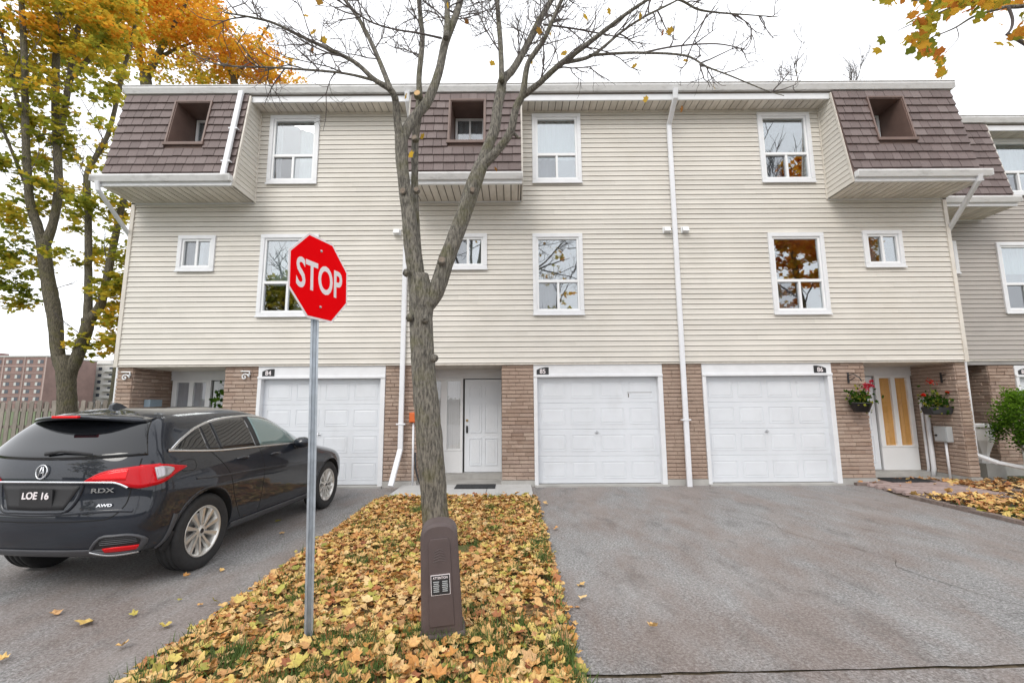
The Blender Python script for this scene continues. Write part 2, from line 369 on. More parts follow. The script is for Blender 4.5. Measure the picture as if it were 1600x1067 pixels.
def wall_holes(mb, x0, x1, z0, z1, holes, y0, y1):
    xs = sorted({x0, x1, *[h[0] for h in holes], *[h[1] for h in holes]}); zs = sorted({z0, z1, *[h[2] for h in holes], *[h[3] for h in holes]})
    xs = [x for x in xs if x0 <= x <= x1]; zs = [z for z in zs if z0 <= z <= z1]
    for a, b in zip(xs[:-1], xs[1:]):
        run = None
        for c, d in zip(zs[:-1], zs[1:]):
            cx, cz = (a+b)/2, (c+d)/2
            if any(h[0] < cx < h[1] and h[2] < cz < h[3] for h in holes):
                if run: mb.box(a, b, y0, y1, run[0], run[1]); run = None
            else: run = (run[0], d) if run else (c, d)
        if run: mb.box(a, b, y0, y1, run[0], run[1])
def curtain(parent, x0, x1, z0, z1, y, m, name='curtain'):
    n = max(6, int((x1-x0)/.02)); V = []; ph = rng.uniform(0, 6)
    for i in range(n+1):
        x = x0+(x1-x0)*i/n; yy = y+.018*math.sin(x*48+ph)+.01*math.sin(x*21)
        V += [(x, yy, z0), (x, yy, z1)]
    mb = MB(); mb.add(V, [(2*i, 2*i+2, 2*i+3, 2*i+1) for i in range(n)]); mb.build(name, m, parent, smooth=True)
def window(parent, x0, x1, z0, z1, kind, Y=0.0, cur=None, fm=None, label=None):
    fm = fm or m_vinyl; t = .085; mb = MB()
    yo, yi = Y-.045, Y+.03
    for a, b, c, d in ((x0, x1, z1-t, z1), (x0, x1, z0, z0+t), (x0, x0+t, z0+t, z1-t), (x1-t, x1, z0+t, z1-t)):
        mb.box(a, b, yo, yi, c, d)
    mb.box(x0-.012, x1+.012, Y-.065, Y-.046, z0-.022, z0+.012)
    w = mb.build('window', m_white, parent, bevel=.006)
    if label: w['label'] = label
    X0, X1, Z0, Z1 = x0+t, x1-t, z0+t, z1-t; s = .042; f = MB()
    for a, b, c, d in ((X0, X1, Z1-s, Z1), (X0, X1, Z0, Z0+s), (X0, X0+s, Z0+s, Z1-s), (X1-s, X1, Z0+s, Z1-s)):
        f.box(a, b, Y-.018, Y+.06, c, d)
    xm = (X0+X1)/2; panes = []
    if kind == 'tall':
        zm = Z0+(Z1-Z0)*.40
        f.box(X0+s, X1-s, Y-.02, Y+.055, zm-.03, zm+.03); f.box(xm-.024, xm+.024, Y-.016, Y+.055, Z0+s, zm-.03)
        panes = [(X0+s, X1-s, zm+.03, Z1-s, 0), (X0+s, xm-.024, Z0+s, zm-.03, 1), (xm+.024, X1-s, Z0+s, zm-.03, 0)]
    else:
        f.box(xm-.024, xm+.024, Y-.016, Y+.055, Z0+s, Z1-s)
        panes = [(X0+s, xm-.024, Z0+s, Z1-s, 1), (xm+.024, X1-s, Z0+s, Z1-s, 0)]
    f.build('sash_frame', fm, w, bevel=.004)
    for a, b, c, d, k in panes:
        box('pane', m_glass_low if k else m_glass, w, a-.004, b+.004, Y+.018+.012*k, Y+.024+.012*k, c-.004, d+.004)
    for c in (cur or []):
        curtain(w, X0+(X1-X0)*c[0], X0+(X1-X0)*c[1], Z0+(Z1-Z0)*c[2]-.02, Z0+(Z1-Z0)*c[3]+.02, Y+.2, c[4])
    return w
def brick_face(bricks, p0, u, L, n, z0, z1):     # face from p0 along unit u, outward normal n
    z = z0; k = 0
    while z < z1-.02:
        h = min(.078, z1-z); x = 0; first = True
        while x < L-.005:
            ln = rng.choice((.19, .24, .29, .36))
            if first and k % 2: ln *= .55
            first = False
            if L-x-ln < .08: ln = L-x
            bricks.append((p0, u, n, x, ln, z, h)); x += ln
        z += h; k += 1
bmesh_cache = {}
def place_bricks(parent, bricks, first=300):
    rest = MB()
    for i, (p0, u, n, x, ln, z, h) in enumerate(bricks):
        q = rng.randint(0, 3); key = (round(ln, 2), round(h, 3), q)
        if key not in bmesh_cache:
            r2 = random.Random(hash(key) & 0xffff); l2 = key[0]/2-.0015; g = .010; mb = MB(); j = lambda: r2.uniform(-.004, .004)
            # local x along, y outward, z up ; chamfered, uneven front
            B = [(-l2, 0, g/2), (l2, 0, g/2), (l2, 0, h-g/2), (-l2, 0, h-g/2)]
            Fm = [(-l2, .016, g/2), (l2, .016, g/2), (l2, .016, h-g/2), (-l2, .016, h-g/2)]
            T = [(-l2+.008, .024+j(), g/2+.009), (l2-.008, .024+j(), g/2+.009), (l2-.008, .024+j(), h-g/2-.006), (-l2+.008, .024+j(), h-g/2-.006)]
            mb.add(B+Fm+T, [(3, 2, 1, 0), (8, 9, 10, 11)]+[(i_, (i_+1) % 4, 4+(i_+1) % 4, 4+i_) for i_ in range(4)]+[(4+i_, 4+(i_+1) % 4, 8+(i_+1) % 4, 8+i_) for i_ in range(4)])
            # recalculated outward below
            me = mb.mesh('brick'); bm = bmesh.new(); bm.from_mesh(me); bmesh.ops.recalc_face_normals(bm, faces=bm.faces); bm.to_mesh(me); bm.free()
            bmesh_cache[key] = me
        loc = Vector(p0)+Vector(u)*(x+ln/2)+Vector((0, 0, z)); ang = math.atan2(n[1], n[0])-math.pi/2
        out_ = rng.uniform(-.008, .007)
        if i < first: link('brick', bmesh_cache[key], m_brick, parent, loc+Vector(n)*out_, (0, 0, ang))
        else:
            Mx = Matrix.Translation(loc+Vector(n)*out_) @ Matrix.Rotation(ang, 4, 'Z')
            me = bmesh_cache[key]; rest.add([Mx @ v.co for v in me.vertices], [tuple(p.vertices) for p in me.polygons])
    if rest.v: tag(rest.build('brick_rest', m_brick, parent), kind='stuff')
def pier(H, bricks, x0, x1, y0, y1, z1, sides='f', z0=.12):
    box('brick_pier', m_mortar_shaded, H, x0+.012, x1-.012, y0+.006, y1, z0, z1)
    box('pier_footing', m_concrete, H, x0-.012, x1+.012, y0-.03, y1, -.05, z0)
    brick_face(bricks, (x0, y0+.006, 0), (1, 0, 0), x1-x0, (0, -1, 0), z0, z1)
    if 'r' in sides: brick_face(bricks, (x1-.012, y0+.006, 0), (0, 1, 0), y1-y0, (1, 0, 0), z0, z1)
    if 'l' in sides: brick_face(bricks, (x0+.012, y0+.006, 0), (0, 1, 0), y1-y0, (-1, 0, 0), z0, z1)
def garage(H, x0, x1, num, numx, Y=.0, zb=.03, scuff=False):
    # x0..x1 outer frame
    f = MB(); zt = ZS-.02; zo = 2.20
    f.box(x0, x1, Y+.03, Y+.20, zo, zt); f.box(x0, x0+.075, Y+.02, Y+.20, 0, zo); f.box(x1-.095, x1, Y+.02, Y+.20, 0, zo)
    f.box(x0-.004, x1+.004, Y+.005, Y+.035, zo-.02, zo+.03)
    f.build('garage_frame', m_white, H, bevel=.006)
    box('garage_sill', m_concrete, H, x0, x1, Y-.06, Y+.35, -.05, zb)
    a, b = x0+.075, x1-.095; yd = Y+.15
    g = MB(); g.box(a, b, yd+.014, yd+.05, zb+.01, zo)
    gd = g.build('garage_door', m_garage, H)
    n = 4; hh = (zo-zb-.02)/n
    for r_ in range(n):
        z0 = zb+.012+r_*hh; z1 = z0+hh-.007
        st = MB(); st.prism([(yd, z0), (yd, z1-.008), (yd+.006, z1), (yd+.016, z1), (yd+.016, z0)], a, b, 'x'); s_ = st.build('door_section', m_garage, gd)
        pw = (b-a-.06)/4
        for c in range(4):
            px0 = a+.03+c*pw+.055; px1 = px0+pw-.11; pz0 = z0+.095; pz1 = z1-.095; p = MB()
            e, q = .020, .012
            # raised moulding ring and raised field
            for (A, B_, C_, D_) in ((px0, px1, pz1-q, pz1), (px0, px1, pz0, pz0+q), (px0, px0+q, pz0+q, pz1-q), (px1-q, px1, pz0+q, pz1-q)):
                p.box(A, B_, yd-.007, yd+.002, C_, D_)
            o_ = [(px0+q+e, pz0+q+e), (px1-q-e, pz0+q+e), (px1-q-e, pz1-q-e), (px0+q+e, pz1-q-e)]; i_ = [(px0+q+e+.014, pz0+q+e+.014), (px1-q-e-.014, pz0+q+e+.014), (px1-q-e-.014, pz1-q-e-.014), (px0+q+e+.014, pz1-q-e-.014)]
            p.add([(x, yd+.001, z) for x, z in o_]+[(x, yd-.0045, z) for x, z in i_], [(4, 5, 6, 7)]+[(k, (k+1) % 4, 4+(k+1) % 4, 4+k) for k in range(4)])
            p.build('door_panel', m_garage, gd)
    mb = MB(); hx = (a+b)/2-.03; hz = zb+1.02
    mb.tube([(hx, yd-.03, hz-.035), (hx, yd-.03, hz+.035)], .008, 6); mb.tube([(hx-.04, yd-.03, hz), (hx+.04, yd-.03, hz)], .008, 6); mb.tube([(hx, yd, hz), (hx, yd-.03, hz)], .014, 8)
    mb.build('handle', m_steel, gd)
    if scuff:
        q = MB(); q.box(b-.62, b-.10, yd-.0085, yd-.0068, zo-.345, zo-.337); q.box(b-.60, b-.585, yd-.0085, yd+.001, zo-.44, zo-.36); q.build('scuff_mark', m_groove, gd)
    # number plate: dark, arched on one side
    pl = MB(); d = 1 if numx < (x0+x1)/2 else -1
    hw = .125
    poly = [(numx-hw, 2.235), (numx+hw, 2.235), (numx+hw, 2.385 if d > 0 else 2.33), (numx+hw*.4, 2.385 if d > 0 else 2.365), (numx-hw*.4, 2.365 if d > 0 else 2.385), (numx-hw, 2.33 if d > 0 else 2.385)]
    pl.prism(poly, Y+.022, Y+.0365, 'y'); pb = pl.build('number_plate', m_dark, H)
    me = text_mesh(num, .13, .002, .95, .002); link('numeral', me, m_signwhite, pb, (numx, Y+.019, 2.296), (R(90), 0, 0))
    return gd
def front_door(H, x0, x1, Y, z0, z1, hinge_right=True):
    d = MB().box(x0, x1, Y, Y+.045, z0, z1).build('front_door', m_door, H)
    w = x1-x0
    for (fx0, fx1) in ((.12, .46), (.54, .88)):
        for (fz0, fz1) in ((.07, .36), (.42, .74), (.80, .93)):
            a, b, c, e = x0+w*fx0, x0+w*fx1, z0+(z1-z0)*fz0, z0+(z1-z0)*fz1; p = MB(); q = .015
            for (A, B_, C_, D_) in ((a, b, e-q, e), (a, b, c, c+q), (a, a+q, c+q, e-q), (b-q, b, c+q, e-q)): p.box(A, B_, Y-.016, Y+.002, C_, D_)
            p.box(a+.05, b-.05, Y-.012, Y+.002, c+.045, e-.045); p.build('door_panel', m_door, d)
    hx = x0+.055
    mb = MB(); mb.box(hx-.022, hx+.022, Y-.014, Y, z0+.86, z0+1.02); mb.tube([(hx, Y-.05, z0+.90), (hx, Y-.055, z0+.98)], .012, 6); mb.tube([(hx, Y, z0+.94), (hx, Y-.05, z0+.94)], .012, 6)
    mb.build('handle', m_dark, d)
    MB().tube([(hx, Y, z0+1.14), (hx, Y-.025, z0+1.14)], .028, 12).build('deadbolt', m_brass, d)
    return d
def sidelight(H, x0, x1, Y, z0, z1, sill, panes, cur):
    mb = MB(); t = .05
    n = len(panes)
    mb.box(x0, x1, Y-.03, Y+.05, z1-.05, z1); mb.box(x0, x1, Y-.02, Y+.05, z0, z0+sill)
    xs = [x0]+[p[0] for p in panes]
    prev = x0
    for a, b in panes:
        mb.box(prev, a, Y-.03, Y+.05, z0+sill, z1-.05); prev = b
    mb.box(prev, x1, Y-.03, Y+.05, z0+sill, z1-.05)
    mb.box(x0+.005, x1-.005, Y-.034, Y+.04, z0+sill-.02, z0+sill+.02)
    s = mb.build('sidelight', m_vinyl, H, bevel=.005)
    for a, b in panes:
        box('pane', m_glass_entry, s, a-.004, b+.004, Y+.005, Y+.011, z0+sill, z1-.05)
        bl_ = MB(); nn_ = 7
        for k_ in range(nn_):
            xa = a-.02+(b-a+.04)*k_/nn_; bl_.box(xa+.001, xa+(b-a+.04)/nn_-.001, Y+.028+.003*(k_ % 2), Y+.032+.003*(k_ % 2), z0+sill-.02, z1-.03)
        bl_.build('blind', cur, s)
    return s
def mansard(H, x0, x1, dorm, cheeks, Y=0.0):
    zb, zt = 6.08, 8.2
    sl_ = math.atan2(.36, zt-zb); root = MB()
    f = lambda z: slopeY(z)+Y
    dx0, dx1, dz0, dz1 = dorm
    # backing slab around the dormer hole
    th = .03
    for a, b, c, d in ((x0, dx0, zb, zt), (dx1, x1, zb, zt), (dx0, dx1, zb, dz0), (dx0, dx1, dz1, zt)):
        root.hexa([(a, f(c), c), (b, f(c), c), (b, f(c)+th, c), (a, f(c)+th, c), (a, f(d), d), (b, f(d), d), (b, f(d)+th, d), (a, f(d)+th, d)])
    mr = root.build('mansard_roof', m_brown, H)
    # shingles
    n = 11; e = (zt-zb)/n; nrm = Vector((0, -math.cos(sl_), math.sin(sl_))); upv = Vector((0, math.sin(sl_), math.cos(sl_)))
    cache = {}
    for r_ in range(n):
        z = zb+.01+r_*e; x = x0+.01
        off = rng.uniform(0, .2); first = True
        cuts = []
        while x < x1-.012:
            w = rng.choice((.17, .2, .2, .23)) if not first else .07+off*.7; first = False
            if x1-.012-x-w < .06: w = x1-.012-x
            cuts.append((x, x+w)); x += w
        for a, b in cuts:
            pcs = [(a, b)]
            if z+e*.85 > dz0 and z+e*.15 < dz1:
                pcs = []
                if a < dx0-.03: pcs.append((a, min(b, dx0-.03)))
                if b > dx1+.03: pcs.append((max(a, dx1+.03), b))
            for p, q in pcs:
                if q-p < .015: continue
                key = round(q-p, 2)
                if key not in cache:
                    h = e*1.06; w2 = key/2-.004
                    c8 = []
                    for (s_, t_) in ((0, .003), (1, .003)):
                        pass
                    b0 = [Vector((-w2, 0, 0)), Vector((w2, 0, 0))]
                    lo, hi = .040, .010
                    c8 = [b0[0]+nrm*lo, b0[1]+nrm*lo, b0[1], b0[0], b0[0]+upv*h+nrm*hi, b0[1]+upv*h+nrm*hi, b0[1]+upv*h, b0[0]+upv*h]
                    cache[key] = MB().hexa(c8).mesh('shingle')
                link('shingle', cache[key], m_shingle, mr, ((p+q)/2, f(z)-rng.uniform(0, .004), z+rng.uniform(-.004, .004)), (0, 0, 0))
    # dormer well: brown lined recess with a window at the wall plane
    d = MB(); yb = Y+.14; g = .018
    for xx, s_ in ((dx0, 1), (dx1, -1)):
        a, b = sorted((xx, xx+s_*g))
        d.hexa([(a, f(dz0)-.035, dz0), (b, f(dz0)-.035, dz0), (b, yb, dz0), (a, yb, dz0), (a, f(dz1)-.035, dz1), (b, f(dz1)-.035, dz1), (b, yb, dz1), (a, yb, dz1)])
    d.hexa([(dx0+g, f(dz1)-.035, dz1-g), (dx1-g, f(dz1)-.035, dz1-g), (dx1-g, yb, dz1-g), (dx0+g, yb, dz1-g), (dx0+g, f(dz1)-.035, dz1), (dx1-g, f(dz1)-.035, dz1), (dx1-g, yb, dz1), (dx0+g, yb, dz1)])
    d.box(dx0+g, dx1-g, f(dz0)-.02, yb, dz0, dz0+g)
    d.box(dx0-.05, dx1+.05, f(dz0)-.075, f(dz0)-.03, dz0-.045, dz0+.012)
    for a, b in ((dx0-.032, dx0), (dx1, dx1+.032)):
        d.hexa([(a, f(dz0)-.05, dz0+.012), (b, f(dz0)-.05, dz0+.012), (b, f(dz0)+.02, dz0+.012), (a, f(dz0)+.02, dz0+.012), (a, f(dz1)-.05, dz1+.03), (b, f(dz1)-.05, dz1+.03), (b, f(dz1)+.02, dz1+.03), (a, f(dz1)+.02, dz1+.03)])
    d.box(dx0, dx1, f(dz1)-.05, f(dz1)+.02, dz1+.001, dz1+.032)
    d.build('dormer_well', m_brown, mr)
    wx0, wx1 = dx0+.035, dx1-.035
    # dormer window (no trim): sash and two panes
    fr = MB(); wz0, wz1 = dz0+.38, dz1-.03; s = .05; xm = (wx0+wx1)/2
    for a, b, c, e_ in ((wx0, wx1, wz1-s, wz1), (wx0, wx1, wz0, wz0+s), (wx0, wx0+s, wz0+s, wz1-s), (wx1-s, wx1, wz0+s, wz1-s), (xm-.02, xm+.02, wz0+s, wz1-s)): fr.box(a, b, Y+.06, Y+.12, c, e_)
    dw = fr.build('dormer_window', m_vinyl, H, bevel=.004)
    for a, b in ((wx0+s, xm-.02), (xm+.02, wx1-s)): box('pane', m_glass_low, dw, a-.003, b+.003, Y+.085, Y+.091, wz0+s, wz1-s)
    curtain(dw, wx0+s, wx1-s, wz0, wz1, Y+.15, m_curtain)
    # wall round the dormer window
    wl = MB(); wall_holes(wl, dx0+g, dx1-g, dz0, dz1, [(wx0+.01, wx1-.01, wz0+.01, wz1-.01)], Y+.122, Y+.14); wl.build('dormer_wall', m_brown, mr)
    # soffit of the mansard
    x = x0+.02; sm = {}
    while x < x1-.03:
        w = min(.148, x1-.02-x)
        key = round(w, 3)
        if key not in sm: sm[key] = MB().box(.009, key-.009, f(zb)+.03, Y+.01, -.012, 0).mesh('soffit_panel')
        link('soffit_panel', sm[key], m_soffit, mr, (x, 0, 6.0)); x += .15
    MB().box(x0+.02, x1-.02, f(zb)+.03, Y+.01, 6.004, 6.015).build('soffit_backing', m_groove, mr)
    tr = MB(); tr.box(x0, x1, f(zb)-.03, f(zb)+.03, 5.985, 6.075); tr.box(x0, x1, Y-.03, Y+.0, 5.965, 5.997); tr.build('soffit_trim', m_white, mr)
    # cheeks of lapped boards
    for side in cheeks:
        xc = x0 if side == 'l' else x1; sg = -1 if side == 'l' else 1
        z = 6.0
        ck = MB(); ck.hexa([(xc-.006, f(6.08), 6.0), (xc+.006, f(6.08), 6.0), (xc+.006, Y, 6.0), (xc-.006, Y, 6.0), (xc-.006, f(8.2), 8.2), (xc+.006, f(8.2), 8.2), (xc+.006, Y, 8.2), (xc-.006, Y, 8.2)])
        co = ck.build('cheek', m_siding, mr)
        while z < 8.19:
            z1 = min(z+ROW, 8.2); b = MB()
            A = [(xc+sg*.018, f(max(z, 6.08))+.035, z), (xc+sg*.018, Y-.012, z), (xc+sg*.006, Y-.012, z1), (xc+sg*.006, f(max(z1, 6.08))+.035, z1)]
            Bk = [(xc+sg*.0055, p[1], p[2]) for p in A]
            b.add(A+Bk, [(0, 1, 2, 3), (0, 4, 5, 1), (1, 5, 6, 2), (2, 6, 7, 3), (3, 7, 4, 0)]); b.build('cheek_board', m_siding if Y == 0 else m_siding2, H); z += ROW
        ct = MB(); ct.hexa([(xc-.01, f(6.05)-.012, 5.99), (xc+sg*.024, f(6.05)-.012, 5.99), (xc+sg*.024, f(6.05)+.035, 5.99), (xc-.01, f(6.05)+.035, 5.99), (xc-.01, f(8.2)-.012, 8.2), (xc+sg*.024, f(8.2)-.012, 8.2), (xc+sg*.024, f(8.2)+.035, 8.2), (xc-.01, f(8.2)+.035, 8.2)])
        a_, b_ = sorted((xc, xc+sg*.03)); ct.box(a_, b_, Y-.035, Y-.008, 5.98, 8.1)
        ct.build('cheek_trim', m_soffit, mr)
    return mr
GUT = [(0, 0), (-.07, 0), (-.085, .03), (-.12, .10), (-.12, .135), (-.105, .135), (-.10, .115), (-.012, .115), (-.012, .02)]
def gutter(H, x0, x1, y, z, name='gutter', k=1.0):
    g = MB(); g.prism([(y+p[0]*k, z+p[1]*k) for p in GUT], x0, x1, 'x'); g.box(x0-.004, x0+.002, y-.118*k, y, z+.002, z+.13*k); g.box(x1-.002, x1+.004, y-.118*k, y, z+.002, z+.13*k)
    return g.build(name, m_gutter, H)
def spout(H, pts, w=.085, d=.06, name='downspout', straps=()):
    # rectangular pipe along a polyline, corners mitred by overlap of bevelled tubes
    mb = MB(); P = [Vector(p) for p in pts]
    for i, (a, b) in enumerate(zip(P[:-1], P[1:])):
        t = (b-a).normalized(); sx = Vector((1, 0, 0)); sx = (sx-t*sx.dot(t)).normalized(); sy = t.cross(sx)
        if abs(t.x) > .8: sx = Vector((0, 1, 0)); sx = (sx-t*sx.dot(t)).normalized(); sy = t.cross(sx)
        a2, b2 = a-t*.02*(i > 0), b+t*.02*(i < len(P)-2); k = 1-.012*(i % 2); u = w/2*k; v = d/2*k; c = .012
        ring = [(-u+c, -v), (u-c, -v), (u, -v+c), (u, v-c), (u-c, v), (-u+c, v), (-u, v-c), (-u, -v+c)]
        vs = [a2+sx*p+sy*q for p, q in ring]+[b2+sx*p+sy*q for p, q in ring]
        mb.add(vs, [tuple(range(7, -1, -1)), tuple(range(8, 16))]+[(k_, (k_+1) % 8, 8+(k_+1) % 8, 8+k_) for k_ in range(8)])
    for s in straps: mb.box(s[0]-.09, s[0]+.09, s[1]-.045, s[1]+.045, s[2]-.014, s[2]+.014)
    return mb.build(name, m_spout, H)
def cap_vent(H, x, z):
    v = MB(); v.box(x-.08, x+.08, -.035, 0, z-.07, z+.07)
    v.hexa([(x-.065, -.14, z-.055), (x+.065, -.14, z-.055), (x+.065, -.03, z-.055), (x-.065, -.03, z-.055), (x-.065, -.09, z+.05), (x+.065, -.09, z+.05), (x+.065, -.03, z+.05), (x-.065, -.03, z+.05)])
    v.build('wall_vent', m_vinyl, H, bevel=.005)
def shell(H, x0, x1, holes, sideL, sideR, dep=9.0, Y=0.0, m=None):
    s = MB(); wall_holes(s, x0, x1, ZS, 8.4, holes, Y+.021, Y+.12)
    s.build('wall', m_inner, H)
    s = MB()
    s.box(x0, x1, Y+dep-.1, Y+dep, 0, 8.4); s.box(x0, x1, Y+3.2, Y+3.3, 0, 8.3)
    s.box(x0, x1, Y+.12, Y+dep-.1, 5.35, 5.5)
    s.box(x0, x0+.05, Y+.12, Y+dep-.1, 0 if not sideL else ZS, 8.4); s.box(x1-.05, x1, Y+.12, Y+dep-.1, 0 if not sideR else ZS, 8.4)
    s.build('party_wall', m or m_siding, H)
    box('roof', m_brown, H, x0, x1, Y-.36, Y+dep, 8.401, 8.44)
    box('floor', m_inner, H, x0, x1, Y+.121, Y+dep-.1, 2.48, 2.55)
def main_eave(H, x0, x1, spans, Y=0.0):
    # spans: stretches without a mansard below
    gutter(H, x0+.003, x1-.003, Y-.40, 8.255, 'gutter', .98)
    MB().box(x0+.003, x1-.003, Y-.40, Y-.36, 8.22, 8.40).build('fascia', m_groove, H)
    MB().prism([(Y-.36, 8.405), (Y-.42, 8.395), (Y-.53, 8.395), (Y-.53, 8.41), (Y-.36, 8.445)], x0+.003, x1-.003, 'x').build('drip_edge', m_gutter, H)
    for a, b in spans:
        MB().box(a, b, Y-.40, Y-.37, 8.085, 8.215).build('fascia_board', m_white, H)
        x = a; cache = {}
        while x < b-.03:
            w = min(.15, b-x); key = round(w, 3)
            if key not in cache: cache[key] = MB().box(.008, key-.008, Y-.37, Y+.01, -.012, 0).mesh('soffit_panel')
            link('soffit_panel', cache[key], m_soffit, H, (x, 0, 8.115)); x += .15
        MB().box(a, b, Y-.37, Y+.01, 8.119, 8.13).build('soffit_backing', m_groove, H)
        MB().box(a, b, Y-.03, Y+.0, 8.07, 8.10).build('frieze_trim', m_soffit, H)
def house(name, label, x0, x1, wins, dorm, mx0, mx1, cheeks, spans, sideL=False, sideR=False):
    H = empty(name, (0, 0, 0), label=label, cat='house', group='townhouses of the row')
    big = []
    for w in wins: big.append((w[0]+.05, w[1]-.05, w[2]+.05, w[3]-.05))
    inner = [(w[0]+.08, w[1]-.08, w[2]+.08, w[3]-.08) for w in wins]
    dh = (dorm[0]-.02, dorm[1]+.02, dorm[2]-.02, dorm[3]+.02)
    shell(H, x0, x1, inner+[dh], sideL, sideR)
    holes = big+[(mx0, mx1, 6.03, 8.3)]
    z = ZS
    while z < ZT-.01:
        board_row(H, x0, x1, z, holes, m_siding); z += ROW
    MB().box(x0, x1, -.004, .12, ZS-.028, ZS-.001).build('siding_starter', m_soffit, H)
    mr = mansard(H, mx0, mx1, dorm, cheeks)
    gutter(H, mx0-(.10 if 'l' not in cheeks else .01), mx1+(.10 if 'r' not in cheeks else .01), -.82, 6.055, 'gutter', .95)
    for w in wins: window(H, *w[:4], w[4], cur=w[5])
    main_eave(H, x0-(.06 if sideL else 0), x1+(.08 if sideR else 0), spans)
    return H
CU, C3 = m_curtain, m_curtain3
hA = house('townhouse', 'left townhouse of the cream row, its garage behind the parked dark car', -8.2, -2.25,
    [(-5.34, -4.24, 6.42, 8.03, 'tall', [(.55, 1, 0, 1, CU), (0, .12, 0, 1, CU)]), (-5.36, -4.12, 3.48, 5.27, 'tall', [(0, 1, .4, 1, CU), (.55, 1, 0, .4, C3)]), (-7.13, -6.33, 4.47, 5.26, 'small', [(.0, .5, 0, 1, C3)])],
    (-7.08, -6.35, 6.98, 8.02), -8.22, -5.57, 'r', [(-5.555, -2.25)], sideL=True)
hB = house('townhouse', 'middle townhouse of the cream row, behind the forked tree, number 85', -2.25, 3.5,
    [(.47, 1.55, 6.40, 8.03, 'tall', [(0, 1, .4, 1, CU), (0, .48, 0, .4, C3)]), (.45, 1.52, 3.48, 5.25, 'tall', [(0, .48, 0, .4, C3)]), (-1.34, -.52, 4.47, 5.26, 'small', [(.5, 1, 0, 1, CU), (0, .5, 0, 1, C3)])],
    (-1.27, -.55, 6.98, 8.02), -2.12, .22, 'lr', [(-2.25, -2.135), (.235, 3.5)])
hC = house('townhouse', 'right townhouse of the cream row, hung with flower baskets, number 86', 3.5, 9.4,
    [(5.48, 6.64, 6.38, 8.02, 'tall', [(.0, .5, 0, .4, C3)]), (5.49, 6.68, 3.46, 5.23, 'tall', [(0, .5, 0, .4, C3)]), (7.52, 8.36, 4.46, 5.27, 'small', [(0, .5, 0, 1, C3)])],
    (7.58, 8.30, 6.98, 8.02), 6.87, 9.42, 'l', [(3.5, 6.855)], sideR=True)
for H, x in ((hA, -8.2), (hC, 9.4)):
    s = -1 if x < 0 else 1; a, b = sorted((x-s*.06, x+s*.02)); MB().box(a, b, -.03, .10, ZS-.03, 6.0).build('corner_trim', m_soffit, H)
    # plain lapped end wall
    z = ZS
    while z < 8.39:
        q = MB(); q.add([(x+s*.016, .1, z), (x+s*.016, 9, z), (x+s*.003, 9, z+ROW), (x+s*.003, .1, z+ROW), (x+s*.002, .1, z), (x+s*.002, 9, z)], [(0, 1, 2, 3), (0, 4, 5, 1)]); q.build('siding_board', m_siding, H); z += ROW
PY = .06
def entry(H, x0, x1, zf=.12):
    box('entry_ceiling', m_soffit, H, x0, x1, .12, 1.16, 2.43, 2.46)
    box('entry_step', m_concrete, H, x0, x1, .80, 1.5, -.05, zf)
    box('entry_floor', m_concrete, H, x0, x1, PY, .80, -.05, .03)
    box('entry_header', m_white, H, x0, x1, 1.10, 1.2, 2.22, 2.43)
    box('entry_wall', m_inner, H, x0, x1, 1.32, 1.4, 0, 2.43)
# left house ground floor
bA = []
pier(hA, bA, -8.19, -7.86, PY, 1.2, ZS-.03, 'r'); pier(hA, bA, -5.95, -5.25, PY, 1.2, ZS-.03, 'l')
place_bricks(hA, bA); entry(hA, -7.86, -5.95)
sidelight(hA, -7.80, -6.92, 1.12, .12, 2.22, .5, [(-7.70, -7.42), (-7.32, -7.03)], C3); front_door(hA, -6.88, -6.02, 1.14, .13, 2.2)
garage(hA, -5.25, -2.62, '84', -5.04)
# middle house
bB = []
pier(hB, bB, -2.62, -1.95, PY, 1.2, ZS-.03, 'r'); pier(hB, bB, -.22, .44, PY, 1.2, ZS-.03, ''); pier(hB, bB, 3.10, 3.92, PY, .5, ZS-.03, '')
place_bricks(hB, bB); entry(hB, -1.95, -.22)
sidelight(hB, -1.93, -1.13, 1.12, .12, 2.22, .50, [(-1.88, -1.64), (-1.49, -1.19)], CU); front_door(hB, -1.09, -.25, 1.14, .13, 2.2)
garage(hB, .44, 3.10, '85', .63, scuff=True)
# right house
bC = []
pier(hC, bC, 6.60, 7.29, PY, 1.2, ZS-.03, 'r'); pier(hC, bC, 9.19, 9.40, PY, 1.2, ZS-.03, 'l')
brick_face(bC, (9.40-.012, PY, 0), (0, 1, 0), 1.1, (1, 0, 0), .12, ZS-.03)
place_bricks(hC, bC); entry(hC, 7.29, 9.19)
sidelight(hC, 8.32, 9.14, 1.12, .12, 2.22, .52, [(8.42, 8.68), (8.78, 9.05)], m_curtain2); front_door(hC, 7.42, 8.29, 1.14, .13, 2.2)
garage(hC, 3.92, 6.60, '86', 6.36)
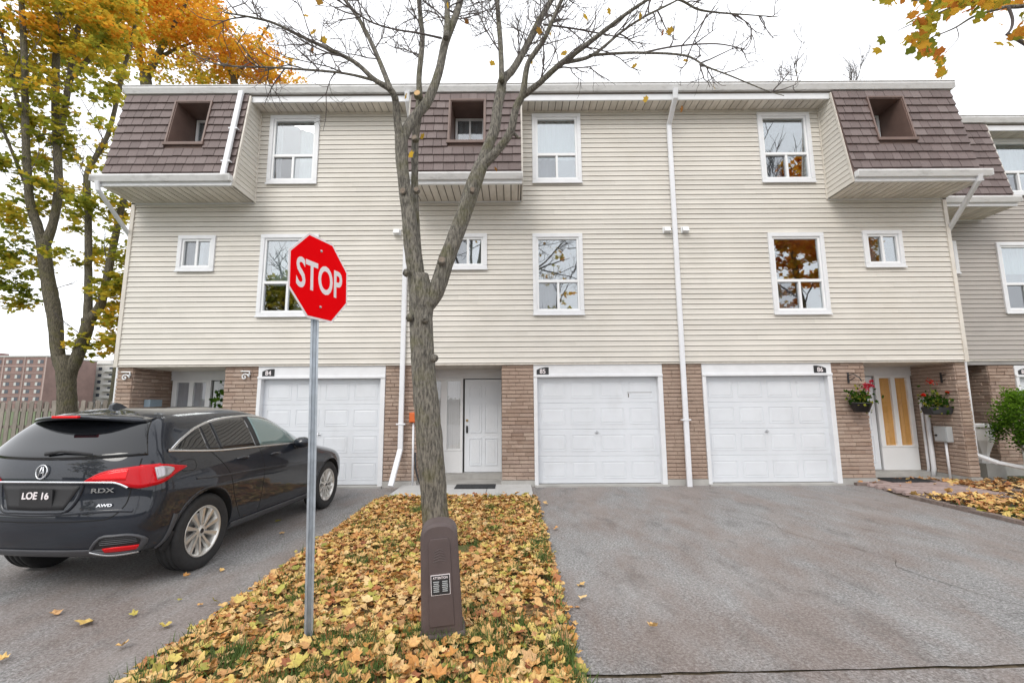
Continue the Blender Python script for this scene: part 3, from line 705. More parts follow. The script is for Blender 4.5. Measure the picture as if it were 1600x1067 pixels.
# gutters' pipes
spout(hA, [(-5.72, -.52, 8.24), (-5.72, -.88, 6.17)], .10, .07, straps=[(-5.72, -.66, 7.3), (-5.72, -.80, 6.5)])
spout(hA, [(-8.2, -.88, 6.06), (-8.2, -.84, 5.90), (-8.26, .12, 5.25), (-8.26, .16, 2.4), (-8.26, .16, .3)])
spout(hB, [(-2.2, -.5, 8.24), (-2.2, -.45, 8.05), (-2.2, -.06, 7.75), (-2.25, -.06, 4.75), (-2.25, -.06, .75), (-2.33, -.42, .1)], .10, .07, straps=[(-2.25, -.06, 1.25)])
spout(hB, [(3.5, -.55, 8.24), (3.5, -.5, 8.05), (3.5, -.06, 7.72), (3.5, -.06, .0)], .10, .07, straps=[(3.5, -.06, 1.3)])
spout(hC, [(9.3, -.88, 6.08), (9.3, -.84, 5.98), (9.46, .10, 5.25), (9.46, .16, .55), (9.7, .0, .42), (11.1, -.25, .10)], .09, .07)
for H, x, z in ((hA, -2.45, 5.30), (hB, 3.33, 5.31), (hC, 3.72, 5.31)): cap_vent(H, x, z)
# neighbour set back to the right
hN = empty('neighbour_townhouse', label='taupe neighbouring townhouse set back at the right edge', cat='house')
def neighbour():
    H = hN; Y = 1.2; x0, x1 = 9.45, 17.5; dz = .12
    wins = [(11.95, 13.1, 6.62, 8.10, 'tall', [(0, 1, .4, 1, CU)]), (11.68, 12.85, 3.68, 5.42, 'tall', [(0, 1, .6, 1, CU)]), (10.35, 10.72, 4.66, 5.46, 'small', None)]
    inner = [(w[0]+.08, w[1]-.08, w[2]+.08, w[3]-.08) for w in wins]
    dorm = (14.2, 14.9, 6.98, 8.02)
    shell(H, x0, x1, inner, False, True, Y=Y, m=m_siding2)
    z = ZS+dz
    while z < ZT-.01:
        board_row(H, x0, x1, z, [(w[0]+.05, w[1]-.05, w[2]+.05, w[3]-.05) for w in wins]+[(x0, 11.42, 6.03, 8.3)], m_siding2, Y); z += ROW
    MB().box(x0, x1, Y-.004, Y+.12, ZS+dz-.03, ZS+dz-.001).build('siding_starter', m_soffit, H)
    for w in wins: window(H, *w[:4], w[4], Y=Y, cur=w[5])
    mansard(H, 9.52, 11.42, (9.7, 10.2, 6.98, 8.02), 'r', Y=Y); gutter(H, 9.5, 11.43, Y-.82, 6.055, 'gutter', .95)
    main_eave(H, x0, x1, [(11.44, x1)], Y=Y)
    b = []
    pier(H, b, 11.12, 11.72, Y+PY, Y+1.3, ZS+dz-.03, 'l', z0=.2); place_bricks(H, b)
    box('entry_wall', m_inner, H, 9.5, 11.12, Y+1.2, Y+1.3, 0, 2.6); box('entry_ceiling', m_soffit, H, 9.5, 11.12, Y+.12, Y+1.2, 2.55, 2.575)
    garage(H, 11.72, 14.4, '87', 11.92, Y=Y)
neighbour()

# ------------------------------------------------------------- things at the doors
def doormat(x0, x1, y0, y1, z, label):
    mb = MB(); mb.box(x0, x1, y0, y1, z, z+.012)
    for i in range(12):
        x = x0+.04+(x1-x0-.08)*i/11; mb.box(x-.012, x+.012, y0+.03, y1-.03, z+.012, z+.018)
    tag(mb.build('door_mat', m_rubber), label, 'door mat')
doormat(-1.12, -.34, -.42, .02, .047, 'black ribbed rubber mat on the pale slab before the middle door')
doormat(7.5, 8.35, -.10, .40, .062, 'dark doormat before the right door with ochre blinds')
ob = empty('alarm_box', (-2.02, PY-.0, 1.38), label='small orange metal box on the brick beside the tree trunk', cat='box')
MB().box(-.075, .075, -.10, 0, -.10, .10).build('body', m_orange, ob, bevel=.01); MB().box(-.06, .06, -.112, -.10, -.085, .085).build('cover', m_orange, ob, bevel=.004)
cd = MB(); cd.tube([(-.0, -.03, -.1), (.01, -.03, -1.33)], .022, 8); cd.build('conduit', m_spout, ob, smooth=True)
c2 = MB(); c2.tube([(.05, -.02, -.7), (.06, -.02, -1.0), (.12, -.05, -1.2), (.2, -.12, -1.33)], .018, 8); c2.build('cable_sleeve', m_dark, ob, smooth=True)
eb = empty('meter_box', (9.17, .45, .95), label='grey electrical box with white conduits on the right entry wall', cat='electrical box')
MB().box(-.12, .005, -.17, .13, -.16, .16).build('body', m_greybox, eb, bevel=.008); MB().box(-.13, -.12, -.15, .11, -.14, .14).build('cover', m_greybox, eb); MB().tube([(-.13, .06, -.03), (-.16, .06, -.03)], .02, 8).build('lock', m_dark, eb)
for dy, r_, z1 in ((.30, .045, .75), (.42, .028, .75)):
    MB().tube([(-.06, dy, z1), (-.06, dy, -.75), (-.06, dy+.05, -.95)], r_, 10).build('conduit', m_spout, eb, smooth=True)
MB().tube([(-.06, -.05, -.16), (-.06, -.05, -.93)], .022, 8).build('conduit', m_spout, eb, smooth=True)
eb2 = empty('meter_box', (-7.84, .55, 1.62), label='blue grey meter box with round meter on the left entry wall above the car', cat='electrical box')
MB().box(0, .13, -.17, .17, -.22, .16).build('body', m_bluegrey, eb2, bevel=.008); MB().lathe([(0, .11), (.06, .11), (.085, .08), (.09, 0)], 20, Matrix.Translation((.1, .32, -.1)) @ Matrix.Rotation(R(90), 4, 'Y')).build('meter', m_vinyl, eb2, smooth=True)
def scroll_bracket(x, y, z, label):
    mb = MB(); sp = [(x+.09*math.exp(-a*.22)*math.cos(a), y-.03, z+.09*math.exp(-a*.22)*math.sin(a)) for a in np.linspace(0, 8, 26)]
    mb.tube(sp, .013, 6); mb.tube([(x+.09, y-.03, z), (x+.10, y-.03, z+.12), (x-.08, y-.03, z+.12)], .015, 6); mb.tube([(x+.09, y, z+.06), (x+.09, y-.03, z+.06)], .02, 6)
    tag(mb.build('scroll_ornament', m_vinyl, smooth=True), label, 'ornament')
scroll_bracket(-7.99, PY-.02, 2.22, 'white scroll ornament on the far left brick pier'); scroll_bracket(-5.52, PY-.02, 2.22, 'white scroll ornament on the brick pier right of the left entry')
def leaf_poly(n=12):
    a = [(90, 1), (67, .66), (43, .93), (15, .62), (-14, .72), (-50, .50), (-90, .30)]
    pts = [(r_*math.cos(R(t)), r_*math.sin(R(t))) for t, r_ in a]
    pts += [(-x, y) for x, y in pts[1:-1][::-1]]
    return np.array(pts)          # 12 points
LP12 = leaf_poly()
LP7 = np.array([(0, 1), (.32, .35), (.85, .3), (.35, -.5), (-.35, -.5), (-.85, .3), (-.32, .35)])
def rotmats(n, tilt, full=False):
    az = nr.uniform(0, 2*np.pi, n); ti = np.arccos(nr.uniform(-1, 1, n)) if full else np.abs(nr.normal(0, tilt, n)); sp = nr.uniform(0, 2*np.pi, n)
    def Rz(a): c, s = np.cos(a), np.sin(a); o_ = np.zeros((len(a), 3, 3)); o_[:, 0, 0] = c; o_[:, 0, 1] = -s; o_[:, 1, 0] = s; o_[:, 1, 1] = c; o_[:, 2, 2] = 1; return o_
    def Rx(a): c, s = np.cos(a), np.sin(a); o_ = np.zeros((len(a), 3, 3)); o_[:, 1, 1] = c; o_[:, 1, 2] = -s; o_[:, 2, 1] = s; o_[:, 2, 2] = c; o_[:, 0, 0] = 1; return o_
    return Rz(az) @ Rx(ti) @ Rz(sp)
def leaves_mesh(name, C, size, rnd, tilt=.35, full=False, fine=False):
    n = len(C); LP = LP12 if fine else LP7; k = len(LP)
    base = np.zeros((n, k+1 if fine else k, 3)); cu = nr.uniform(-.1, .55, n)
    base[:, :k, :2] = LP[None]; r2 = (LP**2).sum(1)
    base[:, :k, 2] = cu[:, None]*r2[None]*(.65 if fine else .35)+(nr.uniform(-.2, .2, (n, k))+.5*cu[:, None]*np.abs(LP[None, :, 0]) if fine else 0)
    Rm = rotmats(n, tilt, full); V = np.einsum('nij,nkj->nki', Rm, base*np.asarray(size)[:, None, None])+np.asarray(C)[:, None, :]
    kk = base.shape[1]
    if fine:
        F = np.array([(i, (i+1) % k, k) for i in range(k)]); F = (F[None]+(np.arange(n)*kk)[:, None, None]).reshape(-1, 3)
        me = np_mesh(name, V.reshape(-1, 3), 3, F)
    else: me = np_mesh(name, V.reshape(-1, 3), k)
    set_attr(me, 'rnd', np.repeat(rnd, kk)); return me
def plant_mesh(C, spread, n, size, rnd):
    P = np.array(C)+nr.normal(0, 1, (n, 3))*np.array(spread)
    return leaves_mesh('leaves', P, nr.uniform(.6, 1.2, n)*size, nr.uniform(*rnd, n), full=True)
m_flower = crown_mat('pink petals', [(0, (.50, .03, .06)), (1, (.68, .10, .14))]); m_flower2 = crown_mat('red petals', [(0, (.60, .015, .01)), (1, (.75, .04, .015))])
def basket(x, y, z, w, label, fm, fpts, long=False):
    b = empty('flower_basket', (x, y, z), label=label, cat='flower basket')
    if long: MB().prism([(-w, 0), (-w+.06, -.16), (w-.06, -.16), (w, 0)], -.12, .12, 'y').build('pot', m_dark, b, bevel=.02)
    else: MB().lathe([(0, -.17), (w*.65, -.17), (w, 0), (w*1.06, 0), (w*1.06, .02), (w*.9, .02), (w*.85, -.02), (0, -.03)], 18).build('pot', m_dark, b, smooth=True)
    link('foliage', plant_mesh((0, 0, .10), (w*.55, .08, .10), 200, .045, (0, .6)), m_crown_green, b)
    link('dry_foliage', plant_mesh((-w*.2, -.02, .10), (w*.5, .08, .10), 70, .04, (.0, .3)), m_crown, b)
    for (fx, fz, s) in fpts:
        MB().tube([(fx*.6, 0, .05), (fx, -.04, fz)], .005, 5).build('stem', m_grass, b)
        tag(link('flower', plant_mesh((fx, -.06, fz), (s*.8, s*.8, s*.6), 46, .024, (0, 1)), fm, b), kind='stuff')
basket(7.0, PY-.2, 1.60, .19, 'hanging basket with pink flowers on the pier right of garage 86', m_flower, [(.12, .38, .035), (.06, .30, .045), (.18, .35, .035), (.10, .14, .03), (.22, .45, .02)])
basket(8.93, .30, 1.52, .26, 'dark window box with one red flower cluster on the right entry wall', m_flower2, [(-.12, .52, .045), (-.3, .25, .02), (.2, .3, .015)], True)
for x, y, lb in ((6.93, PY-.02, 'black iron bracket above the pink flower basket'), (9.14, .35, 'black iron bracket above the red flower box')):
    mb = MB(); mb.box(x-.015, x+.015, y-.02, y, 2.02, 2.24); mb.tube([(x, y-.02, 2.18), (x+.05, y-.10, 2.2), (x+.12, y-.16, 2.12), (x+.15, y-.17, 2.05)], .011, 6); mb.tube([(x, y-.02, 2.06), (x+.07, y-.1, 2.13)], .009, 6)
    tag(mb.build('wall_bracket', m_dark), lb, 'bracket')
tag(MB().prism([(-.16, 0), (.16, 0), (.16, .42), (.08, .5), (-.08, .5), (-.16, .42)], -.07, .0, 'x').build('mail_box', mat('navy enamel', (.012, .025, .06), .4), None, (11.10, 2.0, 1.35)), 'dark blue mailbox on the recessed brick wall of the taupe house', 'mailbox')
ur = MB().lathe([(0, 0), (.14, 0), (.14, .06), (.07, .12), (.09, .2), (.2, .48), (.22, .72), (.27, .76), (.27, .82), (.22, .82), (.2, .75), (0, .74)], 8, a0=R(22.5)).build('garden_urn', m_vinyl, None, (10.25, .75, .32))
tag(ur, 'white flared garden planter behind the right brick pier', 'planter')
MB().box(-.2, .2, -.2, .2, -.4, 0).build('plinth', m_concrete, ur)
tf = empty('trellis', (11.1, .35, .1), label='small white garden trellis under the green shrub', cat='trellis')
for i in range(6): MB().box(-.45+i*.16, -.415+i*.16, 0, .02, 0, .95-.05*abs(i-2)).build('slat', m_vinyl, tf)
for z in (.2, .7): MB().box(-.48, .44, -.02, -.001, z, z+.035).build('rail', m_vinyl, tf)
pt = empty('potted_plant', (-6.25, .75, .12), label='leafy dark green plant in the left entry behind the car', cat='plant')
MB().lathe([(0, 0), (.13, 0), (.17, .3), (.15, .3), (0, .27)], 16).build('pot', m_dark, pt, smooth=True); MB().tube([(0, 0, .25), (.03, 0, .9), (0, 0, 1.5)], .015, 6).build('stem', m_twig, pt); link('foliage', plant_mesh((0, 0, 1.4), (.16, .13, .3), 160, .09, (0, .8)), m_crown_green, pt)

# ------------------------------------------------------------- stop sign
def stop_sign():
    base = Vector((-1.42, -5.93, 0)); top = at(492, 500, -5.93); lean = top-base
    ss = empty('stop_sign', base, label='red octagonal stop sign on a leaning galvanised post in the lawn strip', cat='sign')
    a = R(73)       # plate direction: near-left to far-right
    u = Vector((math.cos(a), math.sin(a), 0)); n = Vector((math.sin(a), -math.cos(a), 0)); w = lean.normalized(); u = (u-w*u.dot(w)).normalized(); n = u.cross(w)
    if n.y > 0: n = -n
    Mx = Matrix((u.to_4d(), w.to_4d(), n.to_4d(), (0, 0, 0, 1))).transposed(); Mx[0][3] = Mx[1][3] = Mx[2][3] = 0; Mx[3][3] = 1
    for r_ in range(3): Mx[3][r_] = 0
    C = at(493.5, 437, -5.93)-base+n*.04
    L = lean.length+.50
    # flanged U-channel post, open side away from the plate
    pr = [(-.042, 0), (-.024, 0), (-.016, -.028), (.016, -.028), (.024, 0), (.042, 0), (.042, .004), (.021, .004), (.013, -.024), (-.013, -.024), (-.021, .004), (-.042, .004)]
    pr = [(x*.68, y*.8) for x, y in pr]; mb = MB(); k = len(pr); vs = []
    # post faces the road squarely
    pu = Vector((math.cos(R(25)), math.sin(R(25)), 0)); pu = (pu-w*pu.dot(w)).normalized(); pn = pu.cross(w)
    for t in (-.3, L): vs += [w*t+pu*x+pn*y for x, y in pr]
    mb.add(vs, [(i, (i+1) % k, k+(i+1) % k, k+i) for i in range(k)]+[tuple(range(k, 2*k))]); mb.build('post', m_galv, ss)
    def octa(rad, d0, d1, m, name, par=ss):
        p = [(rad*math.cos(R(22.5+45*i)), rad*math.sin(R(22.5+45*i))) for i in range(8)]
        q = MB().prism(p, d0, d1, 'z'); o = q.build(name, m, par); return o
    def put(o, dz=0): o.matrix_local = Matrix.Translation(C) @ Mx @ Matrix.Translation((0, 0, dz))
    rad = .322/math.cos(R(22.5))
    o = octa(rad, 0, .003, m_signwhite, 'plate'); put(o)
    bk = octa(rad*.998, -.0015, -.0002, m_galv, 'plate_back'); put(bk)
    f = octa(rad-.018, .003, .0042, m_red, 'red_face'); put(f)
    tm = text_mesh('STOP', .31, .0008, .74, .006)
    xs = [v.co.x for v in tm.vertices]; ys = [v.co.y for v in tm.vertices]
    sx = .50/(max(xs)-min(xs)); sy = .228/(max(ys)-min(ys))
    tm.transform(Matrix.Translation((-(max(xs)+min(xs))/2*sx, -(max(ys)+min(ys))/2*sy, 0)) @ Matrix.Diagonal((sx, sy, 1, 1)))
    t = link('lettering', tm, m_signwhite, ss); put(t, .0052)
    for yy in (.22, -.22):
        q = MB().lathe([(0, .011), (.007, .010), (.011, .004), (.011, .0)], 10); b = q.build('bolt', m_steel, ss); b.matrix_local = Matrix.Translation(C) @ Mx @ Matrix.Translation((0, yy, .004))
stop_sign()

# ------------------------------------------------------------- telecom pedestal
def pedestal():
    p = empty('utility_pedestal', (-.5, -5.86, 0.0), label='brown plastic utility pedestal with white label standing in the leaves', cat='pedestal')
    p.rotation_euler = (0, R(-3.0), R(8)); hw, H_ = .145, .80
    def prof(hw, h, r_): 
        pts = [(-hw, 0), (hw, 0)]; hw2 = hw*.90
        for k in range(9):
            a = R(90*k/8); pts.append((hw2-r_+r_*math.cos(math.pi/2*(k/8))**.8, h-r_*.75+r_*.75*math.sin(a)))
        for k in range(9):
            a = R(90*(8-k)/8); pts.append((-hw2+r_-r_*math.cos(a)**.8, h-r_*.75+r_*.75*math.sin(a)))
        return pts
    q = MB(); q.prism(prof(hw, H_+.015, .125), -.105, .105, 'y'); q.build('cover', m_pedestal, p, bevel=.022)
    q = MB(); q.prism([(-.085, .14), (.085, .14), (.075, .68), (.06, .715), (-.06, .715), (-.075, .68)], -.113, -.104, 'y'); q.build('front_rib', m_pedestal, p, bevel=.004)
    q = MB(); q.prism([(-.165, -.1), (.165, -.1), (.16, .095), (-.16, .095)], -.122, .122, 'y'); q.build('base_flange', m_pedestal, p, bevel=.02)
    q = MB()
    for k in range(5): q.tube([(-.045+.004*k, -.114, .56+.018*k), (0, -.114, .572+.018*k), (.045-.004*k, -.114, .56+.018*k)], .003, 4)
    q.build('embossed_mark', m_pedestal, p)
    lb = MB().box(-.066, .066, -.1175, -.1125, .345, .478).build('warning_label', m_signwhite, p)
    MB().box(-.062, .062, -.1195, -.1178, .349, .474).build('label_face', mat('label black', (.02, .02, .022), .5), lb)
    link('label_heading', text_mesh('ATTENTION', .0225, .0003, .82, .0004), m_signwhite, lb, (0, -.1202, .458), (R(90), 0, 0))
    ln = MB()
    for c in (-.03, .03):
        for r_ in range(6): wdt = .022*rng.uniform(.75, 1); ln.box(c-wdt, c+wdt, -.1206, -.1197, .43-r_*.0125, .436-r_*.0125)
    ln.build('label_text_lines', m_greybox, lb)
pedestal()
# ------------------------------------------------------------- parked car
def car():
    root = empty('parked_car', (-4.10, -4.36, 0), R(86), label='black compact suv parked on the left driveway facing the garage', cat='car')
    def paint():
        t = NT('black car paint')
        c = t.ramp(t.noise(t.pos(), 2.2, 5), [(.35, (.009, .012, .019)), (.75, (.016, .020, .029))])
        dust = t.ramp(t.noise(t.pos((3, 3, 3)), 1, 6, .7), [(.5, (0, 0, 0)), (.85, (.05, .05, .05))])
        c = t.mix(dust, c, (.20, .18, .16)); t.bsdf(c, .5, 0, 1.0, .15); t.b.inputs['Coat Roughness'].default_value = .03; return t.m
    m_paint = paint()
    m_tint = NT('tinted car glass'); m_tint.bsdf((.006, .007, .009), .02, 0, .45, .5); m_tint = m_tint.m
    m_lite = NT('painted see-through glass'); m_lite.bsdf((.13, .20, .20), .03, 0, 1, .8); m_lite = m_lite.m  # opaque teal; light showing through the front windows is put into the colour
    m_chrome = mat('satin chrome', (.72, .73, .75), .18, metal=1, var=.02)
    m_gap = mat('panel gap', (.002, .002, .002), .8); m_plast = mat('black plastic', (.022, .022, .024), .6, bump=.1, bscale=300); m_grey = mat('dark grey trim', (.07, .072, .08), .42)
    m_tail = NT('tail lamp red'); m_tail.bsdf((.50, .0, .006), .15, 0, .35, .2); m_tail = m_tail.m
    m_tail2 = NT('tail lamp bright red'); m_tail2.bsdf((.75, .01, .015), .2, 0, .3, .2); m_tail2 = m_tail2.m
    m_clear = NT('lamp clear lens'); m_clear.bsdf((.42, .40, .42), .15, .5, 1, .8); m_clear = m_clear.m
    m_tyre = mat('tyre rubber', (.022, .022, .023), .75, var=.2, scale=20); m_rim = mat('alloy rim', (.72, .71, .68), .3, metal=.75, var=.05); m_well = mat('wheel well', (.006, .006, .006), .9)
    # rings: z, rear x, rear corner depth, exponent, half width, front x, front corner depth
    L = [(.235, -.74, .36, 2.6, .74, 3.36, .5), (.25, -.84, .36, 2.6, .81, 3.48, .55), (.32, -.915, .36, 2.6, .865, 3.57, .6), (.42, -.965, .38, 2.6, .90, 3.63, .62), (.55, -.99, .40, 2.6, .918, 3.66, .68),
         (.66, -.985, .42, 2.6, .925, 3.66, .72), (.72, -.965, .43, 2.6, .93, 3.65, .75), (.80, -.95, .44, 2.5, .938, 3.60, .8), (.88, -.945, .44, 2.5, .938, 3.50, .85), (.96, -.94, .44, 2.5, .925, 3.25, .9), (1.03, -.925, .44, 2.5, .905, 2.85, .85),
         (1.09, -.905, .43, 2.5, .882, 2.5, .75), (1.15, -.87, .42, 2.6, .855, 2.25, .6), (1.24, -.79, .38, 2.8, .81, 2.05, .5), (1.34, -.69, .34, 3, .755, 1.84, .42), (1.44, -.585, .32, 3, .695, 1.62, .38),
         (1.515, -.50, .30, 3, .64, 1.42, .36), (1.575, -.42, .30, 3, .575, 1.2, .36), (1.615, -.34, .30, 2.8, .46, 1.0, .4), (1.638, -.28, .28, 2.6, .28, .85, .35), (1.645, -.25, .25, 2.5, .004, .8, .3)]
    def warp(x, z):          # short upswept tail
        s = min(1, max(0, (.4-x)/1.1)); s = s*s*(3-2*s); dz = .045*s+.05*s*max(0, (.5-z)/.25)
        if z > 1.3: dz *= 1-.4*min(1, (z-1.3)/.25)
        return (x if x > -.45 else -.45+(x+.45)*.80), z+dz
    side_x = 16; V = []; NR = None
    def bulge(x, z):
        b = 0
        for ax in (0, 2.685): b += math.exp(-((x-ax)/.42)**2)*math.exp(-((z-.72)/.25)**2)*.018
        return b
    for (z, xr, cr, n, w, xf, cf) in L:
        half = []
        for k in range(9):
            th = math.pi/2*k/8; half.append((xr+cr*(1-max(0, math.cos(th))**(2/n)), w*max(0, math.sin(th))**(2/n)))
        for k in range(1, side_x): half.append((xr+cr+(xf-cf-xr-cr)*k/side_x, w))
        for k in range(9):
            th = math.pi/2*(8-k)/8; half.append((xf-cf*(1-max(0, math.cos(th))**(2/2.3)), w*max(0, math.sin(th))**(2/2.3)))
        ring = []
        full = half+[(x, -y) for x, y in half[1:-1][::-1]]
        for x, y in full:
            zz = z
            if z > 1.5: zz -= .040*min(1, (z-1.5)/.1)*((x-.75)**2)*.9
            elif .95 < z < 1.2: zz -= .018*(x-.6)*(1 if x < 2 else .4)
            tap = 1-.035*max(0, x-2.0)-.02*max(0, .2-x) if z > .9 else 1-.02*max(0, x-2.4)
            yy = y*tap; s = 1 if y > 0 else -1
            if abs(y) > .6*w: yy += s*bulge(x, z)
            xx, zz = warp(x, zz); ring.append((xx, yy, zz))
        NR = len(ring); V += ring
    F = [(i*NR+k, i*NR+(k+1) % NR, (i+1)*NR+(k+1) % NR, (i+1)*NR+k) for i in range(len(L)-1) for k in range(NR)]
    nb = len(V); V.append((1.3, 0, .235)); F += [((k+1) % NR, k, nb) for k in range(NR)]
    me = bpy.data.meshes.new('body'); me.from_pydata(V, [], F); bm = bmesh.new(); bm.from_mesh(me)
    bmesh.ops.remove_doubles(bm, verts=bm.verts, dist=.002); bmesh.ops.recalc_face_normals(bm, faces=bm.faces); bm.to_mesh(me); bm.free()
    tmp = link('tmp', me, m_paint); s = tmp.modifiers.new('s', 'SUBSURF'); s.levels = s.render_levels = 2
    cut = []
    for ax in (0, 2.685):
        for sd in (-1, 1):
            c = MB().lathe([(.0, -.40), (.415, -.40), (.415, .40), (0, .40)], 48, Matrix.Translation((ax, sd*.98, .372)) @ Matrix.Rotation(R(90), 4, 'X')).mesh('c')
            b2 = bmesh.new(); b2.from_mesh(c); bmesh.ops.remove_doubles(b2, verts=b2.verts, dist=.0005); bmesh.ops.recalc_face_normals(b2, faces=b2.faces); b2.to_mesh(c); b2.free()
            co = link('c', c); b = tmp.modifiers.new('b', 'BOOLEAN'); b.object = co; b.operation = 'DIFFERENCE'; b.solver = 'EXACT'; cut.append((co, b))
    dg = bpy.context.evaluated_depsgraph_get
    for _, b in cut: b.show_viewport = False
    plain = bpy.data.meshes.new_from_object(tmp.evaluated_get(dg()))
    for _, b in cut: b.show_viewport = True
    bpy.context.view_layer.update()
    bod = bpy.data.meshes.new_from_object(tmp.evaluated_get(dg()))
    bpy.data.objects.remove(tmp)
    for c, _ in cut: bpy.data.objects.remove(c)
    bvh = BVHTree.FromPolygons([v.co.copy() for v in plain.vertices], [tuple(p.vertices) for p in plain.polygons])
    bod.materials.clear(); bod.materials.append(m_paint); bod.materials.append(m_well); bod.shade_smooth()
    mi = []
    for p in bod.polygons:
        c = p.center; r_ = min(math.hypot(c.x-ax, c.z-.372) for ax in (0, 2.685)); inside = (r_ < .42 and (abs(r_-.415) < .008 or abs(abs(c.y)-.58) < .01)) and abs(c.y) > .55
        mi.append(1 if inside and c.z < .8 else 0)
    bod.polygons.foreach_set('material_index', mi)
    bod.name = 'body'; link('body', bod, None, root)
    # projection of flat outlines on to the body
    def side(x, z, off, sd=-1):
        x, z = warp(x, z); h = bvh.ray_cast(Vector((x, sd*3, z)), Vector((0, -sd, 0)))
        if h[0] is None: return Vector((x, sd*.6, z))
        nn = h[1] if h[1].y*sd > 0 else -h[1]; return h[0]+nn*off
    def rear(y, z, off, sd=1):
        z = warp(-.95, z)[1]; h = bvh.ray_cast(Vector((-3, y, z)), Vector((1, 0, 0)))
        if h[0] is None: return Vector((-.5, y, z))
        nn = h[1] if h[1].x < 0 else -h[1]; return h[0]+nn*off
    def interp(poly, x):
        for (a, b), (c, d) in zip(poly[:-1], poly[1:]):
            if a <= x <= c: return b+(d-b)*(x-a)/(c-a+1e-9)
        return poly[-1][1] if x > poly[-1][0] else poly[0][1]
    def patch(name, pf, top, bot, n, m, off, mt, par=root, sm=True, sd=None, th=.012):
        top = [tuple(p) for p in (catmull(top, 5) if sm else top)]; bot = [tuple(p) for p in (catmull(bot, 5) if sm else bot)]
        x0, x1 = top[0][0], top[-1][0]; vs = []
        for i in range(n+1):
            x = x0+(x1-x0)*i/n; zt, zb = interp(top, x), interp(bot, x)
            col = [(x, zb+(zt-zb)*j/m) for j in range(m+1)]
            vs.append([pf(a, b, off, sd) if sd else pf(a, b, off) for a, b in col])
        W_ = m+1; flat = [p for c in vs for p in c]; fs = [(i*W_+j, (i+1)*W_+j, (i+1)*W_+j+1, i*W_+j+1) for i in range(n) for j in range(m)]
        # rim dropped into the body
        loop = [(i, 0) for i in range(n+1)]+[(n, j) for j in range(1, m+1)]+[(i, m) for i in range(n-1, -1, -1)]+[(0, j) for j in range(m-1, 0, -1)]
        ctr = Vector((1.2, 0, .8)); b0 = len(flat)
        for i, j in loop:
            p = flat[i*W_+j]; q = p.copy()
            if pf is side: q.y -= math.copysign(th, q.y)
            else: q.x += th
            flat.append(q)
        K = len(loop)
        fs += [(loop[k][0]*W_+loop[k][1], loop[(k+1) % K][0]*W_+loop[(k+1) % K][1], b0+(k+1) % K, b0+k) for k in range(K)]
        mb = MB(); mb.add(flat, fs); o = mb.build(name, mt, par, smooth=False)
        bm = bmesh.new(); bm.from_mesh(o.data); bmesh.ops.recalc_face_normals(bm, faces=bm.faces); bm.to_mesh(o.data); bm.free()
        for p in o.data.polygons: p.use_smooth = p.index < n*m
        return o
    def strip(name, pf, pts, w, off, mt, par=root, closed=False, sub=6, sd=None):
        P = [p[:2] for p in catmull([(a, b, 0) for a, b in pts], sub)]; mb = MB(); rows = []
        prof = [(-.5, -.006), (-.5, off*.6), (-.25, off), (.25, off), (.5, off*.6), (.5, -.006)]
        for i, p in enumerate(P):
            t = P[min(i+1, len(P)-1)]-P[max(i-1, 0)]; t = t/(np.linalg.norm(t)+1e-9); nn = np.array((-t[1], t[0]))
            rows += [pf(*(p+nn*w*k), o_, sd) if sd else pf(*(p+nn*w*k), o_) for k, o_ in prof]
        m_ = len(prof); mb.add(rows, [(i*m_+j, i*m_+j+1, (i+1)*m_+j+1, (i+1)*m_+j) for i in range(len(P)-1) for j in range(m_-1)])
        o = mb.build(name, mt, par, smooth=True)
        bm = bmesh.new(); bm.from_mesh(o.data); bmesh.ops.recalc_face_normals(bm, faces=bm.faces); bm.to_mesh(o.data); bm.free(); return o
    # ---- side glass, trim, doors on both sides
    for sd in (-1, 1):
        bl = lambda x: 1.165-.030*x
        top = [(-.42, 1.19), (-.25, 1.285), (0, 1.40), (.3, 1.475), (.7, 1.507), (1.05, 1.505), (1.35, 1.455), (1.65, 1.345), (1.9, 1.20), (2.04, 1.105)]
        gl = [('rear_quarter_window', -.40, .045, m_tint), ('rear_vent_window', .075, .215, m_tint), ('rear_door_window', .245, .84, m_tint), ('front_door_window', .93, 2.0, m_lite)]
        T = [tuple(p[:2]) for p in catmull([(a, b, 0) for a, b in top], 6)]
        fill = patch('window_surround', side, top, [(-.42, bl(-.42)), (1.84, bl(1.84)-.0), (2.04, bl(2.04))], 60, 8, .003, m_plast, sd=sd)
        for nm, a, b, mm in gl:
            tt = [(a, interp(T, a)-.012)]+[(x, z-.012) for x, z in T if a < x < b]+[(b, interp(T, b)-.012)]
            patch(nm, side, tt, [(a, bl(a)+.008), (b, bl(b)+.008)], 24, 8, .007, mm, fill, sm=False, sd=sd)
        strip('window_trim', side, [(-.46, bl(-.4)+.01)]+top, .024, .012, m_chrome, fill, sd=sd)
        strip('window_trim', side, [(-.47, bl(-.42)+.004), (0, bl(0)-.004), (.7, bl(.7)-.004), (1.3, bl(1.3)-.004), (2.06, bl(2.06)-.004)], .020, .012, m_chrome, fill, sd=sd)
        rd = strip('rear_door_seam', side, [(.08, 1.15), (.20, 1.03), (.30, .90), (.36, .75), (.42, .62), (.52, .46), (.60, .37)], .010, .0015, m_gap, sd=sd)
        strip('front_door_seam', side, [(.90, 1.13), (.93, .9), (.93, .6), (.92, .37)], .010, .0015, m_gap, sd=sd)
        strip('fender_seam', side, [(1.98, 1.07), (2.05, .9), (2.08, .7), (2.14, .55)], .010, .0015, m_gap, sd=sd)
        strip('fuel_door', side, [(-.36, .985), (-.20, .99), (-.19, 1.08), (-.35, 1.075), (-.36, .985)], .006, .0012, m_gap, sd=sd) if sd < 0 else None
